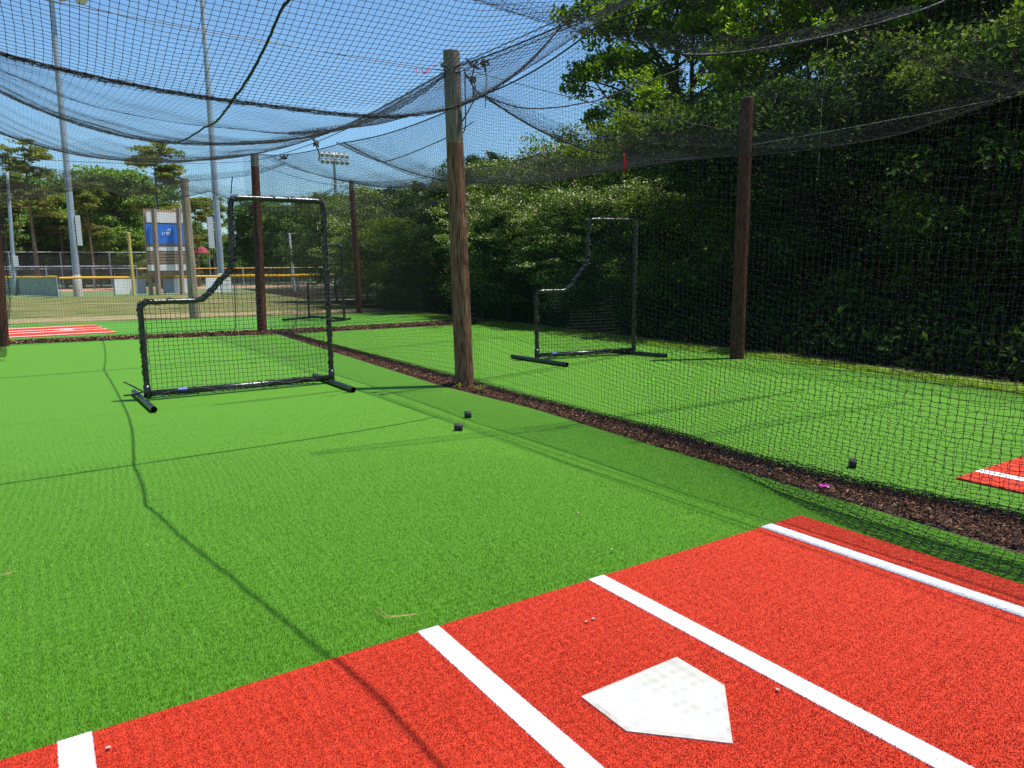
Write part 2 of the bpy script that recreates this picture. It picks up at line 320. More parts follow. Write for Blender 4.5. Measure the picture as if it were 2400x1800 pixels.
def home_plate(org, R, label):
    t = thing('home_plate', label, 'home plate', (*org, 0.0), 'white home plates')
    pl = np.array([(-.2159, 0), (.2159, 0), (.2159, -.2159), (0, -.4318), (-.2159, -.2159)])@R.T+np.asarray(org)
    c = pl.mean(0); inner = c+(pl-c)*0.925
    n = 5; z0, z1, z2 = 0.012, 0.0165, 0.0205
    rim = MB(); V = np.vstack([np.c_[pl, np.full(n, z0)], np.c_[pl, np.full(n, z1)], np.c_[inner, np.full(n, z2)]])
    rim.add(V, [(r*n+i, r*n+(i+1) % n, (r+1)*n+(i+1) % n, (r+1)*n+i) for r in (0, 1) for i in range(n)])
    obj('bevelled_rim', rim, 'plate_edge', t)
    top = MB(); top.v = [np.c_[inner, np.full(n, z2)]]; top.n = n; top.f = [np.zeros((0, 4), int)]; top.ng = [list(range(n))]
    obj('plate_face', top, 'plate', t)
    return t
I2 = np.eye(2)
batter_mat((MPX, MF), I2, 'large red batting mat with four white lines across the bottom of the photo', True)
home_plate((MPX, MPY), I2, 'white five sided home plate lying on the nearest red mat')
ang = math.radians(-4); R2 = np.array([[math.cos(ang), -math.sin(ang)], [math.sin(ang), math.cos(ang)]])
batter_mat((4.92+MW, 2.27), np.eye(2), 'red batting mat in the right cage whose corner shows through the net', False)
home_plate((4.92+MW, 2.27-0.69), np.eye(2), 'white home plate on the red mat of the right cage')
ca, sa = math.cos(math.radians(-86)), math.sin(math.radians(-86))
R3 = np.array([[ca, -sa], [sa, ca]])
batter_mat((1.50, 21.95), R3, 'distant red batting mat seen through the end net on the left', False)
home_plate((0.78, 22.0), R3, 'distant white home plate on the far left red mat')
# ---------------------------------------------------------------- nets
def segs(A, B, r, curl=0.0):
    if curl:
        m = (A+B)/2+RNG.normal(0, curl, A.shape); A, B = np.vstack([A, m]), np.vstack([m, B])
    d = B-A; L = np.linalg.norm(d, axis=1); k = L > 1e-6; A, B, d, L = A[k], B[k], d[k], L[k]; d = d/L[:, None]
    up = np.where((np.abs(d[:, 2]) < 0.9)[:, None], np.array((0, 0, 1.)), np.array((1., 0, 0)))
    a = np.cross(d, up); a /= np.linalg.norm(a, axis=1)[:, None]; b = np.cross(d, a); n = len(A)
    off = [r*(math.cos(t)*a+math.sin(t)*b) for t in (0, 2.094, 4.189)]
    V = np.stack([A+off[0], A+off[1], A+off[2], B+off[0], B+off[1], B+off[2]], 1).reshape(-1, 3)
    q = np.array([(0, 1, 4, 3), (1, 2, 5, 4), (2, 0, 3, 5)]); f = (np.arange(n)*6)[:, None, None]+q
    return V, f.reshape(-1, 4)
def knots(P, r):
    P = P.reshape(-1, 3); n = len(P); o = np.array([(1, 0, 0), (-1, 0, 0), (0, 1, 0), (0, -1, 0), (0, 0, 1), (0, 0, -1)])*r
    V = (P[:, None]+o).reshape(-1, 3)
    t = np.array([(0, 2, 4), (2, 1, 4), (1, 3, 4), (3, 0, 4), (2, 0, 5), (1, 2, 5), (3, 1, 5), (0, 3, 5)])
    return V, ((np.arange(n)*6)[:, None, None]+t).reshape(-1, 3)
def net_mb(P, r=0.0011, mask=None, curl=0.0, jit=0.003, knot=None, near=None, farf=1.0):
    P = P+RNG.normal(0, jit, P.shape); mb = MB()
    if mask is None: mask = np.ones(P.shape[:2], bool)
    for A, B, ka, kb in ((P[:-1], P[1:], mask[:-1], mask[1:]), (P[:, :-1], P[:, 1:], mask[:, :-1], mask[:, 1:])):
        k = ka & kb; A, B = A[k], B[k]
        if curl and near:
            nr = np.linalg.norm(A-(0, 0, CAMH), axis=1) < near
            if nr.any(): mb.add(*segs(A[nr], B[nr], r, curl))
            if (~nr).any(): mb.add(*segs(A[~nr], B[~nr], r*farf))
        else: mb.add(*segs(A, B, r, curl))
    if knot:
        Q = P[mask]; k = np.linalg.norm(Q-(0, 0, CAMH), axis=1) < near
        if k.any(): mb.add(*knots(Q[k], knot))
    return mb
def smooth_noise(u, v, su, sv_, seed):
    g = np.random.default_rng(seed); s = 0
    for _ in range(6):
        s = s+np.sin(u*g.normal(0, su)+v*g.normal(0, sv_)+g.uniform(0, 6.28))
    return s/6
def interp(x, xs, ys): return np.interp(x, xs, ys)
CELL = 0.047
class Ceiling:
    """ridges: (y_left, y_right, z_left, z_mid, z_right, power) from near to far; sag between"""
    def __init__(s, xl, xr, ridges, sag): s.xl, s.xr, s.rg, s.sag = xl, xr, ridges, sag
    def at(s, t, w):
        """t 0..1 across, w = ridge coordinate 0..n-1"""
        t = np.asarray(t, float); w = np.asarray(w, float)
        Y = []; Z = []
        for (yl, yr, zl, zm, zr, p) in s.rg:
            a = np.abs(2*t-1)**p; Y.append(yl+(yr-yl)*t); Z.append(zm+(np.where(t < .5, zl, zr)-zm)*a)
        Y = np.array(Y); Z = np.array(Z); i = np.clip(np.floor(w).astype(int), 0, len(s.rg)-2); f = w-i
        take = lambda A, k: np.take_along_axis(A, k[None], 0)[0] if A.ndim > 1 else A[k]
        y0, y1, z0, z1 = take(Y, i), take(Y, i+1), take(Z, i), take(Z, i+1)
        sg = np.asarray(s.sag)[i]*(4*f*(1-f))*(0.55+0.45*np.sin(np.pi*t))
        return y0+(y1-y0)*f, z0+(z1-z0)*f-sg
    def wgrid(s, cell):
        ys = [(r[0]+r[1])/2 for r in s.rg]; w = []
        for i in range(len(ys)-1):
            n = max(2, int((ys[i+1]-ys[i])*1.03/cell)); w += list(i+np.arange(n)/n)
        return np.array(w+[len(ys)-1-1e-6])
    def grid(s, cell, seed=1, wob=0.03):
        w = s.wgrid(cell); t = np.linspace(0, 1, int((s.xr-s.xl)*1.08/cell)); T, W = np.meshgrid(t, w)
        Y, Z = s.at(T, W); X = s.xl+(s.xr-s.xl)*T
        fr = W-np.floor(W); edge = np.clip(np.minimum(fr, 1-fr)*8, 0, 1)
        Z = Z+wob*edge*smooth_noise(X, Y, 2.2, 2.2, seed); X = X+0.5*wob*smooth_noise(X, Y, 1.5, 3.0, seed+1); Y = Y+0.5*wob*edge*smooth_noise(X, Y, 3.0, 1.5, seed+2)
        return np.stack([X, Y, Z], -1)
    def z_edge(s, y, side):
        w = np.linspace(0, len(s.rg)-1-1e-6, 400); Y, Z = s.at(np.full(400, float(side)), w); return np.interp(y, Y, Z)
    def ridge_pts(s, i, n=40, dz=0.0):
        t = np.linspace(0, 1, n); Y, Z = s.at(t, np.full(n, float(min(i, len(s.rg)-1-1e-6)))); return np.stack([s.xl+(s.xr-s.xl)*t, Y, Z+dz], -1)
def rope(name, pts, r, parent, m='rope', k=6, wob=0.0):
    P = np.asarray(pts, float)
    if wob: P = P+RNG.normal(0, wob, P.shape)
    return obj(name, MB().tube(P, r, k), m, parent, smooth=True)
def cat(a, b, sag, n=24):
    t = np.linspace(0, 1, n)[:, None]; P = np.asarray(a, float)*(1-t)+np.asarray(b, float)*t; P[:, 2] -= sag*4*(t*(1-t))[:, 0]; return P
def fold(pts, width, depth, r=0.0014, seed=1, cell=0.045):
    P = np.asarray(pts, float); L = np.r_[0, np.cumsum(np.linalg.norm(np.diff(P, axis=0), axis=1))]
    s = np.arange(0, L[-1], cell); C = np.stack([np.interp(s, L, P[:, k]) for k in range(3)], -1); n = 16
    a = np.linspace(-2.2, 2.2, n); W = np.interp(s/L[-1], [0, .15, .5, .85, 1], [0.4, 0.8, 1, .8, .4])
    g = np.zeros((len(s), n, 3)); T = np.gradient(C, axis=0); T /= np.linalg.norm(T, axis=1)[:, None]
    side = np.cross(T, (0, 0, 1.)); side /= np.linalg.norm(side, axis=1)[:, None]
    for j in range(n):
        g[:, j] = C+side*(math.sin(a[j])*depth*W)[:, None]+np.array((0, 0, 1.))*((1-math.cos(a[j]))*width/1.6*W)[:, None]
    g += RNG.normal(0, 0.0055, g.shape); return net_mb(g, r, jit=0.0)
# ---- main cage
XL, XR = -0.66, 4.22
ceilA = Ceiling(XL, XR, [(-1.2, -1.2, 3.5, 3.3, 3.6, 2.2), (3.6, 3.6, 3.35, 3.22, 3.62, 2.2), (5.4, 5.62, 2.84, 2.57, 3.56, 2.8), (7.7, 7.7, 3.35, 2.78, 3.66, 2.6),
                         (11.6, 11.7, 4.0, 3.24, 3.60, 2.0), (17.7, 17.5, 4.30, 3.76, 4.02, 2.0)], [0.06, 0.12, 0.03, 0.06, 0.12])
cageA = thing('batting_cage_net', 'black cage net overhead and to the right of the nearest red mat', 'batting cage net', (1.8, 7.6, 0), 'black batting cage nets')
obj('ceiling_net', net_mb(ceilA.grid(CELL, 3), 0.0017, curl=0.0010, jit=0.0010, knot=0.0042, near=5.9, farf=0.52), 'net', cageA)
for i, r in ((2, 0.0055), (4, 0.009), (5, 0.010)): rope('seam_rope', ceilA.ridge_pts(i, dz=-0.004), r, cageA)
yy = np.linspace(-1.2, 17.5, 120)
for side, nm in ((0, 'hem_rope'), (1, 'hem_rope')):
    rope(nm, np.stack([np.full(120, XL if side == 0 else XR), yy, ceilA.z_edge(yy, side)], -1), 0.008, cageA)
# centre rope carrying the ceiling
wv = np.linspace(0, 4.999, 200); tt = np.interp(wv, [0, 0.6, 1, 1.4, 2, 2.63, 3.35, 4, 5], [.52, .50, .445, .405, .398, .432, .463, .494, .61]); yv, zv = ceilA.at(tt, wv)
rope('centre_rope', np.stack([XL+(XR-XL)*tt, yv, zv-0.010], -1), 0.009, cageA, wob=0.0015)
gs = MB()
# side net towards the right cage
nb = [(-2.5, 3.5), (1.3, 3.5), (1.7, 3.45), (2.08, 3.5), (2.63, 3.67), (3.3, 3.97), (3.94, 4.13), (5.4, 4.13), (7.05, 4.17), (7.7, 4.4), (12, 4.45), (17.6, 4.6)]
def side_net(u0, u1, top, bot, ztop, seed, lift=None, flat=0.0, flatdir=1, amp=0.05, r=0.0012, cell=CELL, knot=None, near=6.0, pile=0, curl=0.0, farf=1.0):
    u = np.arange(u0, u1, cell); nv = int(3.75/cell); v = np.linspace(0, 1, nv); U, Vv = np.meshgrid(u, v, indexing='ij')
    zt = ztop(U); X0 = top(U); X1 = bot(U); prof = Vv**1.6
    X = X0+(X1-X0)*prof+amp*smooth_noise(U, Vv*3, 1.6, 1.2, seed)*np.sin(np.pi*np.clip(Vv, 0, 1)**.8)
    Z = zt*(1-Vv)
    if lift is not None: Z = Z+lift(U)*4*Vv*(1-Vv)
    Z = np.maximum(Z, 0.012)
    Y = U+0.05*smooth_noise(U, Vv*3, 2.0, 2.0, seed+5)*np.sin(np.pi*Vv)
    P = np.stack([X, Y, Z], -1)
    if pile:
        k = pile; w = (np.arange(1, k+1)/k)[None, :]
        nz = 0.55 if k > 8 else 0.2; Xp = X[:, -1:]+flatdir*w*flat+RNG.normal(0, .014*nz, (len(u), k)); Zp = 0.012+0.05*nz*np.abs(np.sin(w*11+U[:, :1]*2.3+smooth_noise(U[:, :1], w, 5, 5, seed)))+np.abs(RNG.normal(0, 0.015*nz, (len(u), k))); Yp = Y[:, -1:]+RNG.normal(0, .010*nz, (len(u), k))
        P = np.concatenate([P, np.stack([Xp, Yp, Zp], -1)], 1)
    return net_mb(P, r, curl=curl, jit=0.003, knot=knot, near=near, farf=farf)
liftA = lambda y: np.interp(y, [-1.2, .3, 1.8, 3.2, 4.8, 6.2, 7.5, 8.6, 10.5, 14, 17.5], [-.6, -.84, -.80, -.52, -.05, .48, .82, .40, -.05, .12, 0])
bx = [b[0] for b in nb]; bX = [b[1] for b in nb]
obj('side_net', side_net(-1.2, 17.5, lambda y: np.full_like(y, XR), lambda y: np.interp(y, bx, bX), lambda y: ceilA.z_edge(y, 1), 11, liftA, 0.26, 1, 0.07, 0.0013, knot=0.0044, near=6.5, farf=0.72, pile=7, curl=0.0035), 'net', cageA)
obj('side_net', side_net(-1.2, 17.5, lambda y: np.full_like(y, XL), lambda y: np.full_like(y, XL-0.02), lambda y: ceilA.z_edge(y, 0), 12, None, 0.1, -1, 0.015, 0.0012, pile=3), 'net', cageA)
# end net
def end_net(x0, x1, yf, ztopf, zb, seed, amp=0.08, r=0.0012, cell=CELL, rows=3.9):
    x = np.arange(x0, x1, cell); v = np.linspace(0, 1, int(rows/cell)); X, Vv = np.meshgrid(x, v, indexing='ij')
    Z = ztopf(X)*(1-Vv)+zb*Vv; Y = yf(X)+amp*smooth_noise(X, Vv*3, 2.0, 1.5, seed)*np.sin(np.pi*Vv)
    return net_mb(np.stack([X+0.03*smooth_noise(X, Vv*3, 2, 2, seed+3), Y, np.maximum(Z, .012)], -1), r, jit=0.004)
ptop = ceilA.ridge_pts(5)
obj('end_net', end_net(XL, XR+.2, lambda x: 17.75-0.05*(x+.6), lambda x: np.interp(x, ptop[:, 0], ptop[:, 2]), 0.02, 21), 'net', cageA)
e1 = [atY(548, 640, 17.55), atY(551, 700, 17.55), atY(553, 765, 17.5), atY(540, 792, 17.4)]
rope('hem_rope', e1, 0.012, cageA)
e2 = [atY(772, 500, 17.5), atY(745, 600, 17.5), atY(700, 650, 17.5), atY(697, 740, 17.5), atY(690, 765, 17.4), atY(672, 785, 17.3)]
rope('hem_rope', e2[2:], 0.012, cageA)
bun = []
for i, (px_, py_) in enumerate([(4, 352), (3, 420), (4, 520), (6, 620), (8, 700), (7, 770), (2, 815), (-8, 838)]):
    bun.append(atY(px_, py_, 14.75))
bc = np.array([np.interp(np.linspace(0, 7, 84), range(8), np.array(bun)[:, k]) for k in range(3)]).T
gb = np.zeros((22, 84, 3)); aa = np.linspace(0, 6.28*1.6, 22)
for j in range(84):
    rr = 0.075+0.035*math.sin(j*.17)+0.02*np.sin(aa*3+j*.11); gb[:, j] = bc[j]+np.stack([np.cos(aa)*rr, np.sin(aa)*rr*1.6, 0*aa], -1)
gb[..., 2] = np.maximum(gb[..., 2], .012)
obj('gathered_net', net_mb(gb, 0.0017, jit=0.006), 'net', cageA)
for i_, w_, d_ in ((2, .025, .012), (3, .05, .05), (4, .045, .05), (5, .08, .08)):
    m_ = fold(ceilA.ridge_pts(i_, 40, -.02)[(24 if i_ == 3 else 0):], w_, d_, 0.0014, cell=.04); gs.add(np.vstack(m_.v), np.vstack(m_.f))
obj('gathered_net', gs, 'net', cageA)
# ---- right cage
XL2, XR2 = 4.36, 9.0
ceilB = Ceiling(XL2, XR2, [(-1.2, -1.2, 3.5, 3.0, 3.6, 2), (2.6, 2.4, 3.60, 3.45, 3.7, 2), (5.2, 5.2, 3.50, 3.15, 2.95, 2), (7.2, 8.4, 3.30, 2.92, 3.12, 2.2), (11.5, 12.6, 3.42, 3.0, 3.75, 2), (16.8, 16.6, 3.95, 3.5, 3.9, 2)],
                [0.12, 0.18, 0.12, 0.15, 0.15])
cageB = thing('batting_cage_net', 'black cage net of the right cage between brown pole and dark woods', 'batting cage net', (6.7, 7.6, 0), 'black batting cage nets')
obj('ceiling_net', net_mb(ceilB.grid(CELL, 33, 0.05), 0.0014, curl=0.001, jit=0.0015, knot=0.0036, near=6.5, farf=0.8), 'net', cageB)
for i in (3, 4): rope('seam_rope', ceilB.ridge_pts(i, dz=-0.004), 0.010, cageB)
yy = np.linspace(-1.2, 16.7, 120)
for side in (0, 1): rope('hem_rope', np.stack([np.full(120, XL2 if side == 0 else XR2), yy, ceilB.z_edge(yy, side)], -1), 0.008, cageB)
obj('side_net', side_net(-1.2, 16.9, lambda y: np.full_like(y, XL2), lambda y: np.interp(y, [0, 1.7, 2.6, 3.4, 4.4, 5.5, 7.5, 10, 17], [4.5, 4.46, 4.33, 4.30, 4.42, 4.44, 4.50, 4.60, 4.82]), lambda y: ceilB.z_edge(y, 0), 41, lambda y: np.interp(y, [-1.2, .3, 1.8, 3.2, 4.8, 6.2, 7.5, 9, 11, 14, 17], [-.1, -.3, -.5, -.55, -.35, .1, .45, .3, -.1, .1, 0]), 0.20, -1, 0.09, 0.0014, knot=0.0044, near=6.5, farf=0.72, pile=22, curl=0.003), 'net', cageB)
obj('side_net', side_net(-1.2, 16.9, lambda y: np.full_like(y, XR2), lambda y: np.interp(y, [0, 3.4, 7.6, 17], [8.7, 8.75, 9.15, 9.7]), lambda y: ceilB.z_edge(y, 1), 42, lambda y: 0.3*np.sin(y*1.1), 0.15, -1, 0.12, 0.0014, pile=4), 'net', cageB)
ptopB = ceilB.ridge_pts(5)
obj('end_net', end_net(XL2, 9.4, lambda x: 16.9-0.02*x, lambda x: np.interp(x, ptopB[:, 0], ptopB[:, 2]), 0.02, 51, 0.15), 'net', cageB)
# gathered folds of slack net along the right cage
f1 = [(4.32, 7.2, 3.28), (5.6, 7.45, 2.98), (7.0, 7.8, 2.90), (8.2, 8.2, 2.98), (9.0, 8.5, 3.12)]
def smoothpts(p, n=40):
    p = np.asarray(p, float); t = np.linspace(0, len(p)-1, n); o = np.zeros((n, 3))
    for i, x in enumerate(t):
        k = int(min(len(p)-2, math.floor(x))); f = x-k; a = p[max(0, k-1)]; b = p[k]; c = p[k+1]; d = p[min(len(p)-1, k+2)]
        o[i] = 0.5*((2*b)+(-a+c)*f+(2*a-5*b+4*c-d)*f*f+(-a+3*b-3*c+d)*f**3)
    return o
fb = MB()
for pts, wd, dp in ((f1, 0.16, 0.10), ([atX(1400, 325, 8.95), atX(1600, 340, 8.95), atX(1745, 345, 8.95), atX(1925, 343, 8.95), atX(2106, 315, 8.95), atX(2323, 245, 8.95), atX(2460, 200, 8.95)], 0.20, 0.12),
                    ([G(1850, -30, 3.45), G(1990, 55, 3.25), G(2080, 110, 3.15), G(2230, 170, 3.08), G(2420, 215, 3.05)], 0.13, 0.08),
                    ([atY(1060, -30, 4.9), atY(1095, -8, 4.9), atY(1317, 62, 4.8), atY(1480, 100, 4.7), atY(1640, 122, 4.6), atY(1800, 118, 4.6), atY(1960, 75, 4.5), atY(2140, 25, 4.4)], 0.12, 0.11),
                    ([atY(800, 340, 11.6), atY(1000, 420, 12), atY(1160, 432, 12.2), atY(1400, 408, 12.4), atY(1500, 385, 12.5)], 0.16, 0.14)):
    m_ = fold(smoothpts(pts), wd, dp); fb.add(np.vstack(m_.v), np.vstack(m_.f))
obj('gathered_net', fb, 'net', cageB)
rope('hem_rope', smoothpts([atY(1118, 217, 7.2), atY(1209, 250, 7.1), atY(1288, 253, 7.0), atY(1364, 242, 6.9), atY(1422, 228, 6.8), atY(1600, 160, 6.4)]), 0.008, cageB)
rope('hem_rope', smoothpts([atY(788, 334, 11.6), atY(872, 372, 11.4), atY(920, 374, 11.3), atY(1042, 325, 11.1), atY(1110, 285, 11)]), 0.009, cageB)
rope('hem_rope', smoothpts([atY(1600, 128, 4.6), atY(1670, 128, 4.6), atY(1780, 115, 4.6), atY(1960, 80, 4.5), atY(2140, 30, 4.4), atY(2230, -5, 4.4)]), 0.012, cageB)
# ---- far cage across the back
class CeilingX: pass
cageC = thing('batting_cage_net', 'distant black cage net running crosswise behind the red brown pole', 'batting cage net', (3.5, 21.5, 0), 'black batting cage nets')
def farnet():
    cell = 0.06; x = np.arange(-7, 9.6, cell); y = np.linspace(18.9, 24.3, 92); X, Y = np.meshgrid(x, y, indexing='ij')
    rx = [-7, -3.2, 1.6, 4.4, 9.6]; d = np.min([np.abs(X-r)/3.2 for r in rx], 0); e = np.abs(2*(Y-18.9)/5.4-1)
    Z = 3.15+0.75*e**2+0.5*(1-np.clip(d, 0, 1))**2-0.12*np.clip(d, 0, 1)+0.08*smooth_noise(X, Y, 1, 1, 5); return x, y, X, Y, Z
x_, y_, X_, Y_, Z_ = farnet()
obj('ceiling_net', net_mb(np.stack([X_, Y_, Z_], -1), 0.0012, jit=0.006), 'net', cageC)
obj('side_net', end_net(-7, 9.6, lambda x: 18.9+0*x, lambda x: np.interp(x, x_, Z_[:, 0]), .02, 61, .1, 0.0011, 0.06, 3.9), 'net', cageC)
obj('side_net', end_net(-7, 9.6, lambda x: 24.3+0*x, lambda x: np.interp(x, x_, Z_[:, -1]), .02, 62, .1, 0.0011, 0.06, 3.9), 'net', cageC)
u = np.arange(18.9, 24.3, .06); v = np.linspace(0, 1, 64); U, Vv = np.meshgrid(u, v, indexing='ij')
obj('end_net', net_mb(np.stack([9.6+.1*smooth_noise(U, Vv*3, 1, 1, 9), U, 3.9*(1-Vv)+.02], -1), 0.0015), 'net', cageC)
fb = MB()
for pts in ([atY(-20, 385, 19), atY(120, 410, 19), atY(250, 425, 19), atY(360, 436, 19), atY(450, 425, 19), atY(590, 410, 19), atY(670, 385, 19)],
            [atY(0, 440, 19), atY(80, 450, 19), atY(200, 432, 19), atY(260, 418, 19)], [atY(340, 418, 19), atY(420, 440, 19), atY(520, 470, 19), atY(620, 500, 19), atY(720, 480, 19), atY(790, 440, 19)],
            [atY(760, 500, 19), atY(840, 512, 19), atY(940, 500, 19), atY(1050, 470, 19)]):
    m_ = fold(smoothpts(pts), 0.15, 0.2, 0.0016, cell=.06); fb.add(np.vstack(m_.v), np.vstack(m_.f))
obj('gathered_net', fb, 'net', cageC)
# ---------------------------------------------------------------- wooden cage poles
def round_pole(name, x, y, h, r0, r1, m, label, lean=(0, 0), group='wooden cage poles', cap=None, cat='pole'):
    t = thing(name, label, cat, (x, y, 0), group)
    def piece(za, zb, mm, nm, n):
        z = np.linspace(za, zb, n); P = np.stack([x+lean[0]*z/h, y+lean[1]*z/h, z], -1); r = r0+(r1-r0)*np.clip(z/h, 0, 1); mb = MB(); k = 28; V = []
        for i in range(n):
            for j in range(k):
                a = 2*math.pi*j/k; rr = r[i]*(1+0.018*math.sin(3*a+1.3)+0.012*math.sin(7*a+z[i]*.8)+.012*math.sin(11*a+2*math.sin(z[i]*1.7))-(.03 if (j*7) % 28 == 5 else 0)); V.append((P[i][0]+rr*math.cos(a), P[i][1]+rr*math.sin(a), z[i]))
        mb.add(V, [(i*k+j, i*k+(j+1) % k, (i+1)*k+(j+1) % k, (i+1)*k+j) for i in range(n-1) for j in range(k)])
        return obj(nm, mb, mm, t, smooth=True)
    zc = h-cap if cap else h
    piece(-.05, zc, m, 'shaft', 24)
    if cap: piece(zc, h, 'wood_cut', 'weathered_top', 8)
    tx, ty = x+lean[0], y+lean[1]
    cp = MB().lathe([(r1*1.01, h-0.012), (r1*1.0, h+0.002), (r1*0.93, h+0.012), (0.001, h+0.015)], (tx, ty, 0), 22)
    obj('cut_top', cp, 'wood_cut', t, smooth='auto')
    return t
p1 = round_pole('wooden_pole', 4.30, 7.66, 3.84, 0.114, 0.094, 'wood', 'tall brown wooden pole with grey top in the centre of the photo', (-0.06, 0.03), cap=1.0)
p2 = round_pole('wooden_pole', 9.0, 7.45, 3.83, 0.108, 0.088, 'wood_dark', 'dark brown wooden pole standing in front of the dark woods on the right', (0.02, 0))
p3 = round_pole('wooden_pole', 4.50, 17.8, 4.10, 0.112, 0.090, 'wood_dark', 'red brown wooden pole behind the upper part of the near pitching screen', (0.08, 0), cap=0.28)
p4 = round_pole('wooden_pole', 9.40, 24.05, 4.42, 0.11, 0.09, 'wood_dark', 'distant brown wooden pole beside the light shrubs right of the screen', (-0.08, 0), cap=0.3)
p5 = round_pole('wooden_pole', 4.24, 24.95, 4.3, 0.146, 0.118, 'wood_grey', 'thick pale weathered wooden pole just right of the scoreboard', (0.0, 0))
p6 = round_pole('wooden_pole', -0.60, 17.75, 3.72, 0.11, 0.09, 'wood_dark', 'dark wooden pole wrapped in net at the left edge', (0.16, 0))
# unseen twins that hold the net ends behind the camera are outside the frame
# fittings at the centre pole
obj('eye_bolt', MB().tube([(4.14, 7.56, 3.62), (4.05, 7.50, 3.62), (4.00, 7.47, 3.60)], 0.010, 8).box((4.03, 7.49, 3.63), (.06, .05, .03)), 'cable', p1)
obj('eye_bolt', MB().tube([(4.33, 7.56, 3.56), (4.40, 7.52, 3.55), (4.44, 7.50, 3.52)], 0.010, 8).box((4.42, 7.52, 3.53), (.05, .05, .06)), 'rubber', p1)
obj('wire_wrap', MB().lathe([(.098, 3.60), (.101, 3.605), (.101, 3.615), (.098, 3.62)], (4.242, 7.688, 0), 22), 'cable', p1)
obj('paper_tag', MB().box((4.335, 7.567, 2.15), (.05, .004, .035)), 'petal', p1)
# cables
def cable(label, pts, r=0.0055, m='cable', name='support_cable', grp='overhead support cables'):
    return tag(obj(name, MB().tube(pts, r, 6), m, smooth=True), label, 'cable', grp)
cable('upper steel cable from centre pole towards top right of photo', cat((4.24, 7.6, 3.67), (4.10, -2.4, 3.62), 0.07))
cable('lower black line beside the upper cable right of centre pole', cat((4.26, 7.6, 3.60), (4.32, -2.4, 3.50), 0.06), 0.0045, 'rope')
cable('cable running away from centre pole to the red brown pole', cat((4.24, 7.7, 3.62), (4.5, 17.8, 3.95), 0.16), 0.007)
cable('cable from centre pole across the left side of the near cage', cat((4.2, 7.66, 3.62), (-0.7, 7.66, 3.75), 0.05), 0.0045)
cable('cable from centre pole to the dark pole in front of woods', cat((4.3, 7.6, 3.66), (9.0, 7.45, 3.35), 0.06), 0.0045)
cable('pale cable past the dark right pole towards right edge', cat((8.98, 7.3, 3.15), (9.4, 1.0, 3.35), 0.05), 0.0045, 'twine')
cable('cable over far cage from left edge to red brown pole', cat((-0.4, 17.75, 3.7), (4.56, 17.8, 3.95), 0.10), 0.007)
cable('thin cable between red brown pole and distant brown pole', cat((4.56, 17.8, 3.9), (9.35, 24.0, 4.2), 0.10), 0.007)
# hanging ropes at the centre pole
def hang(label, pts, r=0.007, m='rope', cat_='rope', name='hanging_rope', grp='loose ropes hanging from the nets'):
    return tag(obj(name, MB().tube(smoothpts(pts, 24), r, 6), m, smooth=True), label, cat_, grp)
hang('black rope hanging straight down right of the centre pole', [atY(*p, 7.45) for p in [(1090, 165), (1090, 200), (1091, 260), (1090, 300), (1084, 312)]])
hang('slanting black rope tying net knot to centre pole', [atY(*p, 7.35) for p in [(1088, 168), (1100, 187), (1110, 205), (1119, 215)]], 0.008)
hang('knotted black rope loop between cable and net knot', [atY(*p, 7.3) for p in [(1110, 148), (1110, 165), (1105, 185), (1109, 210), (1109, 230), (1114, 205), (1109, 190)]])
hang('black rope slanting from net knot down behind centre pole', [atY(*p, 7.25) for p in [(1119, 215), (1108, 240), (1095, 265), (1083, 285)]], 0.008)
hang('pale twine hanging in a curve right of centre pole', [atY(*p, 7.2) for p in [(1128, 146), (1136, 158), (1140, 180), (1139, 210), (1137, 252)]], 0.006, 'twine', 'twine')
hang('black rope dangling at top among right woods', [atY(*p, 6.5) for p in [(1818, 0), (1817, 60), (1814, 115), (1812, 180), (1806, 230), (1812, 245), (1820, 225)]], 0.006)
hang('pale thin rope hanging down right of the dark pole', [atY(*p, 5.0) for p in [(1940, 90), (1930, 200), (1921, 330), (1918, 420)]], 0.0025, 'twine', 'twine')
hang('short black rope tail hanging left of the red brown pole top', [atY(*p, 11.2) for p in [(737, 333), (742, 345), (748, 360), (747, 378)]], 0.009)
hang('short black rope end hanging over the scoreboard side', [atY(*p, 17.4) for p in [(545, 415), (543, 430), (541, 455)]], 0.012)
# cable clamps
for i, (px, py, Y, lb) in enumerate([(1110, 152, 7.3, 'black knot cluster on cable just right of centre pole'), (1137, 146, 7.1, 'outer black knot on cable right of centre pole'), (667, 369, 16.6, 'black knot on net above red brown pole'), (737, 333, 11.2, 'black knot where net meets cable left of centre pole')]):
    c = atY(px, py, Y); mb = MB(); sz = 0.03*(Y/7.2)**.5
    for _ in range(7): mb.tube([c+RNG.normal(0, sz*.5, 3), c+RNG.normal(0, sz, 3), c+RNG.normal(0, sz, 3)], sz*.35, 6)
    tag(obj('rope_knot', mb, 'rope'), lb, 'knot', 'rope knots on the cables')
